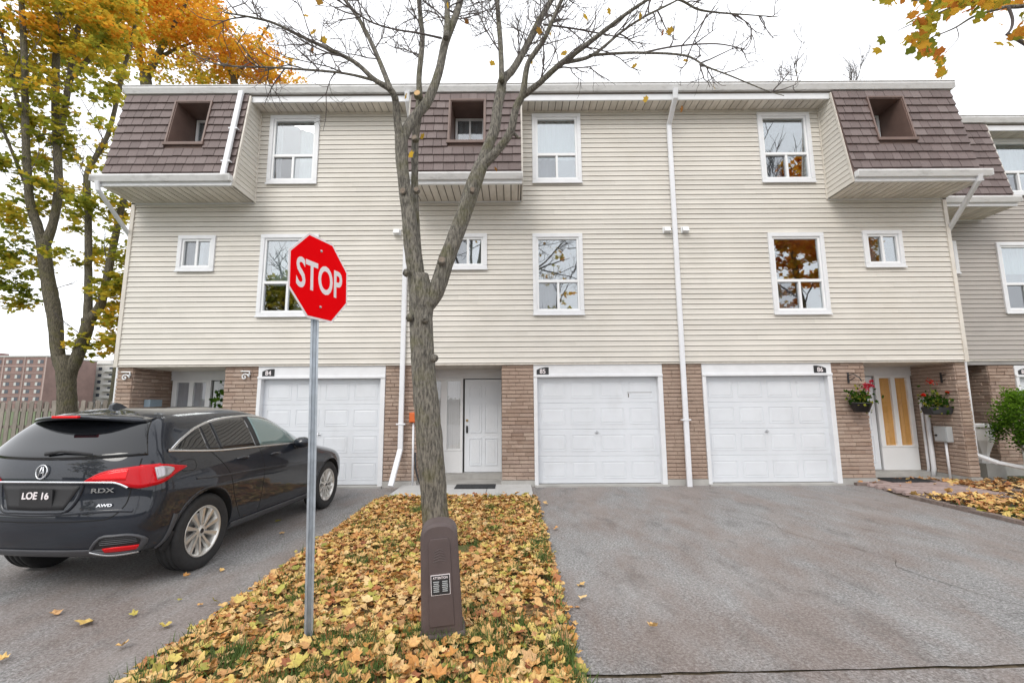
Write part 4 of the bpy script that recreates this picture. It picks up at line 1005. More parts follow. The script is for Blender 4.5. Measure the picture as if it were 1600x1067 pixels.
        sk = patch('side_skirt', side, [(.45, .345), (1.3, .345), (2.24, .345)], [(.42, .262), (1.3, .262), (2.27, .262)], 40, 4, .012, m_grey, sm=False, sd=sd)
        strip('body_crease', side, [(-.2, .90), (.4, .885), (1.2, .86), (2.2, .83)], .022, .006, m_paint, sd=sd)
        for hx in (.42, 1.06):
            hb = [side(hx+t, bl(hx)-.115-.01*t, .012 if k in (0, 4) else .042, sd) for k, t in enumerate((-.0, .04, .10, .16, .20))]
            MB().tube(hb, [.010, .014, .015, .014, .010], 8).build('door_handle', m_paint, root, smooth=True)
        # mirror
        mc = Vector((1.70, sd*.985, 1.12)); q = MB()
        q.lathe([(0, -.085), (.05, -.075), (.085, -.03), (.088, .02), (.07, .06), (0, .075)], 18, Matrix.Translation(mc) @ Matrix.Diagonal((1, 1.35, .85, 1)) @ Matrix.Rotation(R(90), 4, 'Y'))
        mr = q.build('mirror', m_paint, root, smooth=True); MB().tube([mc+Vector((0, -sd*.14, -.06)), mc+Vector((0, -sd*.05, -.05))], .03, 8).build('mirror_arm', m_plast, mr)
        # wheel arches
        for ax, nm in ((0, 'rear'), (2.685, 'front')):
            arc = [(ax+.422*math.cos(a), .372+.422*math.sin(a)) for a in np.linspace(R(-14), R(194), 22)]
            strip('wheel_arch', side, arc, .016, .005, m_plast if False else m_paint, sub=2, sd=sd)
        strip('arch_flare', side, [(-.50, .262), (-.47, .33), (-.445, .42), (-.425, .52), (-.41, .60)], .05, .012, m_grey, sd=sd)
        fl = MB(); fl.hexa([side(-.44, .27, -.0, sd)+Vector((0, 0, -.04)), side(-.36, .27, .01, sd)+Vector((0, 0, -.04)), side(-.36, .27, -.14, sd)+Vector((0, 0, -.04)), side(-.44, .27, -.14, sd)+Vector((0, 0, -.04)), side(-.42, .42, .006, sd), side(-.385, .42, .012, sd), side(-.385, .42, -.1, sd), side(-.42, .42, -.1, sd)])
        fl.build('mud_flap', m_plast, root)
    # ---- rear
    gt = [(-.60, 1.462), (-.3, 1.482), (0, 1.488), (.3, 1.482), (.60, 1.462)]; gb = [(-.78, 1.155), (-.4, 1.135), (0, 1.128), (.4, 1.135), (.78, 1.155)]
    # trapezoid pane: parametrised rows so that the sides slope
    def trap(name, top, bot, m, off, mt, par=root):
        tp = catmull([(a, b, 0) for a, b in top], 6); bt = catmull([(a, b, 0) for a, b in bot], 6); vs = []
        for a, b in zip(tp, bt): vs.append([rear(*(b[:2]+(a[:2]-b[:2])*j/m), off) for j in range(m+1)])
        n = len(vs)-1; W_ = m+1; flat = [p for c in vs for p in c]; fs = [(i*W_+j, (i+1)*W_+j, (i+1)*W_+j+1, i*W_+j+1) for i in range(n) for j in range(m)]
        loop = [(i, 0) for i in range(n+1)]+[(n, j) for j in range(1, m+1)]+[(i, m) for i in range(n-1, -1, -1)]+[(0, j) for j in range(m-1, 0, -1)]
        b0 = len(flat); K = len(loop)
        for i, j in loop: q = flat[i*W_+j].copy(); q.x += .012; flat.append(q)
        fs += [(loop[k][0]*W_+loop[k][1], loop[(k+1) % K][0]*W_+loop[(k+1) % K][1], b0+(k+1) % K, b0+k) for k in range(K)]
        mb = MB(); mb.add(flat, fs); o = mb.build(name, mt, par)
        bm = bmesh.new(); bm.from_mesh(o.data); bmesh.ops.recalc_face_normals(bm, faces=bm.faces); bm.to_mesh(o.data); bm.free()
        for p in o.data.polygons: p.use_smooth = p.index < n*m
        return o
    rg = trap('rear_window', gt, gb, 10, .006, m_tint)
    # wiper
    wp = [rear(y, z, .03) for y, z in ((.02, 1.165), (-.10, 1.185), (-.25, 1.178), (-.40, 1.165))]
    MB().tube(wp, [.02, .012, .010, .006], 6).build('wiper', m_plast, rg, smooth=True)
    # roof spoiler
    sp = MB(); ys = np.linspace(-.60, .60, 17); rows = []
    for y in ys:
        k = 1-(abs(y)/.60)**3*.7; zt = 1.553-.05*(y/.6)**2; xt = -.50+.10*(y/.6)**2
        rows += [(xt+.20, y*.98, zt+.018), (xt, y, zt), (xt-.235*k, y*.98, zt-.022), (xt-.245*k, y*.98, zt-.04), (xt-.20*k, y*.97, zt-.058), (xt+.16, y*.96, zt-.075)]
    rows = [(warp(a, c)[0], b, warp(a, c)[1]) for a, b, c in rows]; sp.add(rows, [(i*6+j, i*6+j+1, (i+1)*6+j+1, (i+1)*6+j) for i in range(16) for j in range(5)]); so = sp.build('roof_spoiler', m_paint, root, smooth=True)
    bm = bmesh.new(); bm.from_mesh(so.data); bmesh.ops.holes_fill(bm, edges=bm.edges); bmesh.ops.recalc_face_normals(bm, faces=bm.faces); bm.to_mesh(so.data); bm.free()
    MB().box(-.712, -.682, -.13, .13, 1.540, 1.562).build('brake_light', m_tail2, so, bevel=.004)
    # tail lamps
    for sd in (-1, 1):
        top = [(.40, .955), (.50, 1.015), (.60, 1.045), (.72, 1.06), (.80, 1.068), (.86, 1.072)]; bot = [(.40, .945), (.55, .935), (.65, .925), (.72, .895), (.80, .875), (.86, .88)]
        f = (lambda p: [(sd*a, b) for a, b in p]) if sd > 0 else (lambda p: [(-a, b) for a, b in p])
        tp, bt = f(top), f(bot)
        tl = trap('tail_lamp', tp, bt, 6, .012, m_tail)
        tpo = f([(.46, .978), (.56, 1.016), (.66, 1.035), (.71, 1.042)]); bto = f([(.46, .965), (.56, .955), (.66, .952), (.71, .948)]); trap('lamp_reflector', tpo, bto, 4, .016, m_tail2, tl)
        # wrap onto the flank
        w = patch('tail_lamp_flank', side, [(-.735, 1.072), (-.6, 1.066), (-.45, 1.05), (-.31, 1.03)], [(-.735, .88), (-.62, .90), (-.46, .965), (-.31, 1.022)], 16, 6, .012, m_tail, tl, sd=sd)
        patch('reverse_lens', side, [(-.66, 1.04), (-.6, 1.046), (-.54, 1.042), (-.47, 1.025)], [(-.66, .935), (-.6, .945), (-.54, .962), (-.47, 1.005)], 12, 5, .017, m_clear, tl, sd=sd)
        # bumper vent with reflector
        hx = f([(.50, .345), (.60, .475), (.70, .49), (.82, .485), (.865, .43)]); hb = f([(.50, .335), (.60, .30), (.70, .298), (.80, .31), (.865, .40)])
        bv = trap('bumper_vent', hx, hb, 5, .008, m_plast)
        outline = [(.50, .34), (.60, .475), (.70, .49), (.81, .485), (.862, .42), (.80, .31), (.70, .298), (.60, .30), (.50, .34)]
        strip('vent_bezel', rear, f(outline), .026, .022, m_grey, bv, sub=3)
        strip('vent_bezel_edge', rear, f([(.50, .335), (.60, .288), (.70, .286), (.80, .297)]), .014, .030, m_chrome, bv, sub=3)
        trap('reflector', f([(.60, .365), (.70, .375), (.83, .375)]), f([(.60, .315), (.70, .318), (.81, .325)]), 3, .016, m_tail2, bv)
        for k in range(4): strip('grille_bar', rear, f([(.59, .40+.02*k), (.70, .405+.02*k), (.83, .41+.018*k)]), .006, .014, m_grey, bv, sub=2)
    strip('chrome_bar', rear, [(-.735, .885), (-.66, .925), (-.55, .938), (0, .945), (.55, .938), (.66, .925), (.735, .885)], .020, .020, m_chrome)
    pr = trap('plate_recess', [(-.37, .915), (0, .92), (.37, .915)], [(-.26, .715), (0, .71), (.26, .715)], 5, .004, m_plast)
    strip('recess_edge', rear, [(-.39, .92), (-.36, .80), (-.29, .705), (-.15, .695), (0, .693), (.15, .695), (.29, .705), (.36, .80), (.39, .92)], .030, .014, m_paint, pr, sub=4)
    pc = rear(0, .815, .012); pl = MB().box(-.006, .004, -.155, .155, -.075, .075).build('licence_plate', m_plast, root, (pc.x, 0, pc.z), (0, R(-4), 0))
    def rtext(s_, size, y, z, par, mt, sx=1, dx=.0, bold=.0012):
        p = rear(y, z, .014+dx); me_ = text_mesh(s_, size, .003, sx, bold); uu = (rear(y-.09, z, 0)-rear(y+.09, z, 0)).normalized(); vv = (rear(y, z+.03, 0)-rear(y, z-.03, 0)); vv = (vv-uu*vv.dot(uu)).normalized(); nn = uu.cross(vv); Mx = Matrix(((uu.x, vv.x, nn.x, p.x), (uu.y, vv.y, nn.y, p.y), (uu.z, vv.z, nn.z, p.z), (0, 0, 0, 1)))
        o = link('lettering', me_, mt, root); o.matrix_local = Mx; o.name = 'badge' if par is None else 'plate_lettering'; return o
    rtext('LOE', .085, .055, .83, pl, m_signwhite, .95, .008, .002); rtext('16', .085, -.085, .83, pl, m_signwhite, .95, .008, .002)
    rtext('RDX', .052, -.56, .87, None, m_chrome, 1.7); rtext('AWD', .032, -.60, .745, None, m_chrome, 1.5)
    # round caliper style emblem
    ec = rear(0, 1.03, .012); e = MB(); el = [(.052*math.cos(a), .058*math.sin(a)) for a in np.linspace(0, 2*math.pi, 25)]
    P3 = lambda a, b: Vector((ec.x+(b*.12), -a, ec.z+b))
    e.tube([P3(a, b) for a, b in el], .006, 6, False); e.tube([P3(-.026, -.046), P3(-.006, .046)], .0055, 6); e.tube([P3(.026, -.046), P3(.006, .046)], .0055, 6); e.tube([P3(-.016, -.008), P3(.016, -.008)], .0045, 6)
    e.build('emblem', m_chrome, root, smooth=True)
    # tailgate and bumper seams, bumper lower lip
    strip('tailgate_seam', rear, [(-.76, 1.13), (-.775, .98), (-.755, .86), (-.74, .74), (-.66, .645), (-.5, .625), (0, .615), (.5, .625), (.66, .645), (.74, .74), (.755, .86), (.775, .98), (.76, 1.13)], .009, .002, m_gap, sub=4)
    strip('bumper_crease', rear, [(-.80, .69), (-.6, .70), (0, .672), (.6, .70), (.80, .69)], .028, .008, m_paint)
    trap('bumper_lower', [(-.80, .355), (-.5, .352), (0, .35), (.5, .352), (.80, .355)], [(-.74, .26), (-.45, .252), (0, .25), (.45, .252), (.74, .26)], 4, .010, m_grey)
    # antenna fin
    q = MB(); q.prism([(-.28, 1.60), (-.27, 1.66), (-.23, 1.685), (-.18, 1.675), (-.06, 1.615), (-.06, 1.60)], -.022, .022, 'y'); q.build('antenna_fin', m_paint, root, bevel=.01)
    # windscreen
    me_ = MB(); n = 14; rows = []
    for i in range(n+1):
        y = -.72+1.44*i/n
        for j in range(9):
            z = 1.12+.40*j/8; yy = y*(1-.24*j/8); h = bvh.ray_cast(Vector((4, yy, z)), Vector((-1, 0, 0))); rows.append(h[0]+Vector((.006, 0, .004)))
    me_.add(rows, [(i*9+j, (i+1)*9+j, (i+1)*9+j+1, i*9+j+1) for i in range(n) for j in range(8)]); me_.build('windscreen', m_tint, root, smooth=True)
    # wheels
    tp = [(.245, -.10), (.30, -.118), (.345, -.116), (.362, -.10), (.369, -.085)]
    for g in (-.055, 0, .055): tp += [(.370, g-.012), (.362, g-.010), (.362, g+.010), (.370, g+.012)]
    tp += [(.369, .085), (.362, .10), (.345, .116), (.30, .118), (.245, .10)]
    rp = [(.232, -.10), (.246, -.10), (.246, -.09), (.225, -.07), (.215, .02), (.225, .085), (.240, .092), (.250, .104), (.244, .108), (.232, .102), (.222, .08), (.212, .02)]
    tyre_me = MB().lathe(tp, 56).mesh('tyre', True); rim_me = MB().lathe(rp, 48).mesh('rim', True); tyre_me.materials.append(m_tyre); rim_me.materials.append(m_rim)
    sm = MB()
    for k in range(10):
        a = 2*math.pi*k/10; tw = .16
        def P(r_, da, z): return Vector((r_*math.cos(a+da), r_*math.sin(a+da), z))
        w0, w1 = .27, .125
        sm.hexa([P(.045, -w0, .05), P(.225, tw-w1-.03, .058), P(.225, tw+w1, .058), P(.045, w0, .05), P(.045, -w0*.8, .078), P(.225, tw-w1*.55-.03, .094), P(.225, tw+w1*.55, .094), P(.045, w0*.8, .078)])
    sm.lathe([(0, .088), (.028, .088), (.034, .082), (.060, .076), (.064, .04), (0, .04)], 20)
    spoke_me = sm.mesh('spokes'); spoke_me.materials.append(m_rim)
    disc_me = MB().lathe([(0, .015), (.17, .015), (.17, 0), (0, 0)], 32).mesh('brake_disc'); disc_me.materials.append(m_steel)
    cap_me = MB().lathe([(0, .092), (.022, .092), (.026, .086)], 16).mesh('hub_cap'); cap_me.materials.append(m_plast)
    for ax in (0, 2.685):
        for sd in (-1, 1):
            w = link('wheel', tyre_me, None, root, (ax, sd*.80, .370), (R(90) if sd < 0 else R(-90), 0 if sd < 0 else 0, 0)); 
            link('rim', rim_me, None, w); link('spokes', spoke_me, None, w, None, (0, 0, R(8))); link('brake_disc', disc_me, None, w); link('hub_cap', cap_me, None, w)
car()

# ------------------------------------------------------------- trees
def to_world(pts, Y0, dY=0.0):
    """pts: (px, py, width px) measured in the photo -> world points and radii; the limb drifts dY in depth along its length"""
    P = []; Rr = []; n = len(pts)
    for i, (x, y, w) in enumerate(pts):
        Y = Y0+dY*i/max(1, n-1); P.append(at(x, y, Y)); Rr.append(w/2/ppm(Y)/math.sqrt(1+((x-800)/FPX)**2))     # round limbs widen off axis
    C = catmull([(*p, r_) for p, r_ in zip(P, Rr)], 5)
    return [Vector(c[:3]) for c in C], [max(.002, float(c[3])) for c in C]
def rough_tube(mb, P, Rr, n=10, a=.05, seed=0):
    b = len(mb.v); mb.tube(P, Rr, n); r2 = random.Random(seed)
    for i in range(len(P)):
        for k in range(n):
            j = b+i*n+k; v = Vector(mb.v[j]); d = v-P[i]; mb.v[j] = tuple(P[i]+d*(1+r2.uniform(-a, a)))
def knot(mb, p, r_, d):
    d = Vector(d).normalized(); mb.tube([p, p+d*r_*.6, p+d*r_*.95, p+d*r_*1.0, p+d*r_*.8], [r_, r_*.95, r_*.75, r_*.5, r_*.3], 9)
def grow(mb, r2, P, r0, lv, length, dens, bend=.35, up_=.25, tips=None, start=.15):
    L = sum((b-a).length for a, b in zip(P[:-1], P[1:])); k = max(1, int(L*dens+r2.random()))
    for _ in range(k):
        t = r2.uniform(start, .98)*(len(P)-1); i = int(t); i = min(i, len(P)-2); o = P[i].lerp(P[i+1], t-i); d = (P[i+1]-P[i]).normalized()
        ax = d.orthogonal().normalized(); ax.rotate(Matrix.Rotation(r2.uniform(0, 6.28), 3, d)); e = d.copy(); e.rotate(Matrix.Rotation(R(r2.uniform(28, 65)), 3, ax))
        e = (e+Vector((0, 0, up_))).normalized(); ln = length*r2.uniform(.5, 1.2)*(1-.45*t/(len(P)-1)); n = 5; Q = [o]; c = o
        for s in range(n):
            e = (e+Vector((r2.uniform(-1, 1), r2.uniform(-1, 1), r2.uniform(-.8, 1)))*bend).normalized(); c = c+e*ln/n; Q.append(c)
        rr = r0*r2.uniform(.7, 1.1); mb.tube(Q, [rr*(1-.6*s/n) for s in range(n+1)], 5 if lv > 1 else 3, False)
        if tips is not None: tips.append(Q[-1]); tips.append(Q[3])
        if lv > 1: grow(mb, r2, Q, rr*.66, lv-1, length*.55, dens*1.6, bend, up_, tips)
def front_tree():
    t = empty('forked_tree', (-.62, -4.0, 0), label='nearly bare forked maple with mossy grey bark in the front lawn strip', cat='tree'); o = t.location; Y = -4.0
    loc = lambda P: [p-o for p in P]
    trunk = MB(); P, Rr = to_world([(686, 872, 62), (683, 850, 47), (681, 815, 41), (677, 760, 40), (672, 700, 41), (667, 640, 40), (662, 580, 38), (659, 530, 37), (658, 490, 38), (658, 462, 40), (654, 430, 31)], Y); rough_tube(trunk, loc(P), Rr, 16, .035, 1)
    for (x, y, d) in ((642, 497, -1), (637, 427, -1), (664, 500, .1), (677, 560, 1)):
        p = at(x, y, Y-.12)-o; knot(trunk, p, .05, (d, -.8, .2))
    trunk.build('trunk', m_bark, t, smooth=True)
    limbs = [  # (points, dY)
        ([(655, 465, 34), (649, 425, 30), (643, 380, 29), (638, 330, 27), (632, 290, 23), (628, 250, 24), (627, 214, 25)], .0, -.05),
        ([(655, 440, 24), (651, 390, 18), (649, 340, 15), (648, 280, 13), (649, 217, 14), (653, 185, 15), (656, 160, 15), (654, 148, 13)], .15, .1),
        ([(627, 222, 20), (621, 190, 15), (619, 165, 14), (616, 150, 13), (607, 138, 12), (584, 124, 10), (555, 98, 8.5), (515, 78, 7.5), (472, 58, 6.5), (429, 37, 5.5), (395, 28, 4.5), (350, 20, 3)], -.05, -.7),
        ([(610, 140, 10), (596, 104, 9), (578, 63, 8), (558, 26, 7), (535, -5, 6), (505, -50, 4)], -.1, .9),
        ([(590, 127, 6), (544, 116, 4.5), (501, 111, 4.5), (429, 106, 4), (345, 102, 3), (300, 84, 2)], -.1, .3),
        ([(628, 218, 20), (647, 184, 19), (667, 161, 18), (685, 115, 16), (696, 66, 15), (713, 23, 13), (722, -10, 12), (740, -70, 8)], -.05, .5),
        ([(697, 60, 11), (699, 25, 10), (697, -10, 9), (690, -60, 5)], .1, .5),
        ([(656, 152, 11), (655, 120, 10), (659, 80, 9.5), (660, 57, 9), (657, 25, 8.5), (654, -5, 8), (648, -60, 5)], .15, .3),
        ([(690, 60, 4), (653, 52, 3.5), (616, 46, 3.2), (578, 34, 3), (544, 11, 2.6), (500, -15, 2)], .1, -.8),
        ([(661, 480, 34), (680, 457, 30), (698, 405, 29), (721, 345, 28), (740, 289, 28), (752, 258, 26)], 0, .1),
        ([(750, 262, 22), (762, 230, 20), (773, 202, 20), (777, 170, 19), (783, 142, 18), (786, 125, 17), (802, 108, 14), (823, 72, 12.5), (843, 32, 11.5), (862, 0, 10), (890, -50, 6)], .1, .5),
        ([(784, 128, 10), (783, 90, 9), (781, 57, 9), (778, 20, 8.5), (776, -10, 8), (772, -60, 5)], .2, .5),
        ([(752, 260, 20), (775, 238, 16), (797, 207, 15), (806, 170, 14), (817, 146, 13), (825, 100, 10), (848, 66, 9), (862, 36, 8), (878, 0, 7), (900, -40, 4)], .1, -.5),
        ([(815, 152, 11), (828, 142, 11), (844, 129, 10), (874, 102, 10), (910, 75, 9), (949, 45, 7.5), (976, 24, 6.5), (1015, -2, 5.5), (1060, -30, 3)], -.05, -.8),
        ([(883, 98, 7), (925, 87, 6), (970, 51, 4.5), (1006, 27, 4), (1036, 12, 3.5), (1090, -15, 2)], -.3, .6),
        ([(920, 87, 5), (964, 84, 5), (1000, 83, 4.5), (1069, 87, 4), (1105, 105, 3.2), (1144, 120, 2.8), (1195, 141, 2), (1225, 150, 1.4)], -.4, -.5),
        ([(1000, 84, 3.5), (1054, 73, 3), (1120, 69, 2.5), (1165, 78, 1.6)], -.5, .3),
        ([(1030, -10, 5), (1066, 2, 4.5), (1090, 15, 4), (1120, 20, 3.5), (1159, 23, 2.6), (1215, 27, 1.6)], -.5, .5),
        ([(1105, 22, 3), (1087, 60, 2.6), (1075, 87, 2)], -.5, .1), ([(1144, 22, 2.4), (1172, 40, 1.8), (1172, 60, 1.2)], -.4, .2),
        ([(850, 39, 3.6), (895, 45, 3), (949, 55, 2.4), (985, 62, 1.5)], -.2, .4),
        ([(797, 205, 7), (806, 212, 6), (812, 216, 4)], .1, -.1)]
    r2 = random.Random(5); tw = MB(); tips = []
    for i, (pts, y0, dy) in enumerate(limbs):
        P, Rr = to_world(pts, Y+y0, dy); Rr = [q*.9 for q in Rr] if pts[0][2] > 18 else Rr; mb = MB(); big = pts[0][2] > 12; rough_tube(mb, loc(P), Rr, 12 if big else 7, .045, i)
        mb.build('limb', m_bark if big else m_twig if pts[0][2] < 5 else m_bark, t, smooth=True)
        if pts[-1][1] < 170 and pts[0][2] < 26 and i != 1:
            st = .55 if pts[0][2] > 17 else .2
            grow(tw, r2, loc(P), .0105 if pts[0][2] > 5 else .0085, 3, .95 if pts[0][2] > 5 else .6, 4.2, .30, .10, tips, st)
    tag(tw.build('twigs', m_twig, t), kind='stuff')
    for (x, y, r_, d) in ((653, 149, .048, (-.1, -1, .15)), (631, 300, .042, (-.2, -1, 0)), (651, 298, .035, (.1, -1, 0)), (738, 298, .035, (.1, -1, -.1)), (690, 408, .045, (.2, -1, .2)), (649, 218, .04, (-.2, -1, .2))):
        dd = Vector(d).normalized(); p = at(x, y, Y-.10)-o; MB().tube([p-dd*.02, p+dd*.035], [r_*1.15, r_], 12).build('cut_stub', m_bark, t); MB().tube([p+dd*.033, p+dd*.040], r_*.8, 12).build('cut_face', m_cut if y < 150 else m_cut_old, t)
    lm = [MB() for _ in range(3)]
    vis = [(655, 28), (478, 26), (490, 52), (505, 64), (488, 80), (587, 131), (633, 152), (660, 215), (641, 243), (776, 265), (668, 33), (763, 35), (770, 100), (844, 50), (860, 55), (896, 18), (914, 73), (916, 28), (953, 18), (1000, 28), (1034, 52), (1048, 50), (1026, 68), (1071, 96), (1117, 137), (991, 105), (500, 5), (880, 84), (832, 97), (730, 35), (700, 10), (1010, 156), (1066, 172)]
    for i, (x, y) in enumerate(vis):
        p = at(x, y, Y+r2.uniform(-.6, .5))-o; V = np.zeros((12, 3)); V[:, :2] = LP12; V[:, 2] = -.25*(LP12**2).sum(1); s = r2.uniform(.045, .075)
        me = bpy.data.meshes.new('leaf'); me.from_pydata([tuple(v*s) for v in V], [], [tuple(range(12))])
        link('leaf', me, m_litter_l, t, p, (r2.uniform(.6, 2.2), r2.uniform(-.6, .6), r2.uniform(0, 6)))
def leaf_single():
    t = NT('hanging leaf'); c = t.ramp(t.n('ShaderNodeObjectInfo').outputs['Random'], [(0, (.62, .40, .05)), (.5, (.45, .28, .05)), (.75, (.30, .12, .05)), (1, (.70, .48, .08))])
    d = t.n('ShaderNodeBsdfDiffuse'); tl = t.n('ShaderNodeBsdfTranslucent'); t.l(c, d.inputs[0]); t.l(c, tl.inputs[0]); ms = t.n('ShaderNodeMixShader', i_0=.4); t.l(d.outputs[0], ms.inputs[1]); t.l(tl.outputs[0], ms.inputs[2]); t.l(ms.outputs[0], t.o.inputs[0]); return t.m
m_litter_l = leaf_single()
front_tree()
def crown(parent, clumps, per, size, name='crown', o=Vector((0, 0, 0)), m=None):
    """clumps: centre, radius vector, colour level, density factor; leaves gather in small sprays inside every clump"""
    C = []; K = []; Sz = []
    for c, rad, col, den in clumps:
        n = int(per*den*max(.15, rad[0]*rad[1]*rad[2])**.67); ns = max(3, n//28)
        u = nr.normal(0, 1, (ns, 3)); u /= np.linalg.norm(u, axis=1)[:, None]; u *= nr.uniform(.25, 1, (ns, 1))**.5
        S_ = np.array(c)+u*np.array(rad); k = nr.integers(0, ns, n)
        C.append(S_[k]+nr.normal(0, 1, (n, 3))*np.array((.22, .22, .10))*min(1.2, max(.6, rad[0]*.6))); K.append(np.clip(col+nr.normal(0, .10, n)+(nr.normal(0, .10, ns))[k], 0, 1)); Sz.append(nr.uniform(.6, 1.25, n)*size)
    C = np.concatenate(C); me = leaves_mesh('crown', C-np.array(o), np.concatenate(Sz), np.concatenate(K), tilt=.8)
    return tag(link(name, me, m or m_crown, parent), kind=None)
def stems(t, limbs, Y, m, tw, r2, o, tips, wmin=11, dens=1.1, ln=1.6, r0=.014):
    tr = MB()
    for i, (pts, y0, dy) in enumerate(limbs):
        P, Rr = to_world(pts, Y+y0, dy); P = [p-o for p in P]; mb = MB(); rough_tube(mb, P, Rr, 12, .05, i+40); mb.build('trunk' if i == 0 else 'limb', m, t, smooth=True)
        if i: grow(tw, r2, P, r0, 3, ln, dens, .28, .2, tips, .3)
def left_tree():
    Y = 1.6; o = Vector((at(104, 640, Y).x, Y, 0)); t = empty('maple_tree', o, label='large yellow green maple with several stems left of the townhouse row', cat='tree'); r2 = random.Random(9); tw = MB(); tips = []
    limbs = [([(104, 745, 56), (104, 700, 42), (105, 640, 34), (104, 600, 34), (104, 575, 36), (100, 558, 30)], 0, 0),
        ([(99, 578, 26), (91, 555, 25), (86, 498, 27), (80, 465, 28), (75, 437, 26), (70, 400, 26), (68, 378, 27)], 0, 0), ([(67, 385, 20), (58, 350, 19), (51, 332, 19), (45, 300, 17), (40, 210, 15), (39, 120, 14), (36, 45, 13), (30, -60, 9)], 0, -.4), ([(70, 385, 20), (83, 348, 17), (91, 300, 17), (90, 240, 16), (87, 180, 16), (87, 114, 15), (90, 45, 14), (93, -50, 10)], 0, .5),
        ([(109, 582, 24), (118, 564, 24), (134, 520, 23), (138, 498, 24)], 0, 0), ([(137, 505, 17), (138, 460, 15), (138, 427, 14), (138, 348, 13), (137, 300, 12), (137, 270, 12), (150, 245, 10), (171, 204, 9), (192, 114, 8), (210, 45, 6), (215, -20, 4)], 0, .6), ([(138, 503, 20), (156, 478, 17), (165, 445, 15), (172, 411, 14), (180, 370, 13), (188, 332, 12), (200, 285, 10), (215, 240, 8)], 0, .3),
        ([(93, 215, 13), (102, 165, 13), (114, 90, 12), (123, 39, 11), (132, -20, 9)], .2, .3), ([(110, 125, 11), (141, 90, 10), (165, 54, 9), (189, 24, 8), (205, -20, 6)], .2, .5), ([(40, 200, 9), (20, 130, 8), (5, 60, 7), (-10, 10, 5)], 0, -.4), ([(45, 300, 9), (20, 240, 7), (0, 195, 6), (-30, 160, 4)], 0, -.3)]
    stems(t, limbs, Y, m_bark2, tw, r2, o, tips); tag(tw.build('twigs', m_twig, t), kind='stuff')
    cl = []
    def C(px, py, rx, ry, col, den, dy=0): col -= .03; k = ppm(Y+dy); cl.append((tuple(at(px, py, Y+dy)), (rx/k, max(.5, rx/k*.8), ry/k), col, den))
    for a in ((20, 420, 38, 45, .24, .8), (-20, 380, 60, 60, .28, .7), (90, 300, 40, 26, .30, .35), (25, 330, 40, 22, .30, .5), (150, 330, 40, 36, .26, .55), (170, 440, 30, 30, .34, .35), (150, 515, 38, 30, .40, .5), (172, 470, 22, 40, .42, .4), (180, 540, 25, 18, .45, .3), (120, 400, 35, 16, .30, .3), (195, 370, 20, 40, .32, .45), (30, 260, 50, 24, .26, .5), (150, 260, 30, 20, .28, .3),
              (40, 150, 70, 60, .36, .7), (20, 60, 70, 60, .44, .9), (110, 40, 70, 60, .50, .9), (150, 110, 50, 50, .36, .55), (180, 180, 30, 50, .34, .35), (90, -40, 120, 60, .5, .9), (-40, 200, 50, 80, .3, .7), (175, 30, 50, 60, .56, .8), (60, 200, 60, 26, .3, .35)): C(*a)
    for a in ((195, 430, 18, 40, .42, .5, .5), (185, 500, 26, 30, .42, .5, .4), (130, 545, 22, 14, .36, .3, .2), (200, 320, 26, 30, .36, .6, .5), (110, 340, 30, 30, .34, .4, .6), (60, 300, 50, 30, .34, .5, .5), (10, 470, 40, 20, .30, .4), (90, 240, 60, 30, .36, .45, .6), (190, 240, 30, 40, .40, .5, .8), (60, 100, 60, 40, .33, .5, 1.0), (130, 60, 60, 50, .4, .7, 1.2), (10, 330, 30, 30, .3, .4, .8), (160, 400, 24, 24, .3, .3, .9)): C(*a)
    crown(t, cl, 1950, .085, o=o)
left_tree()
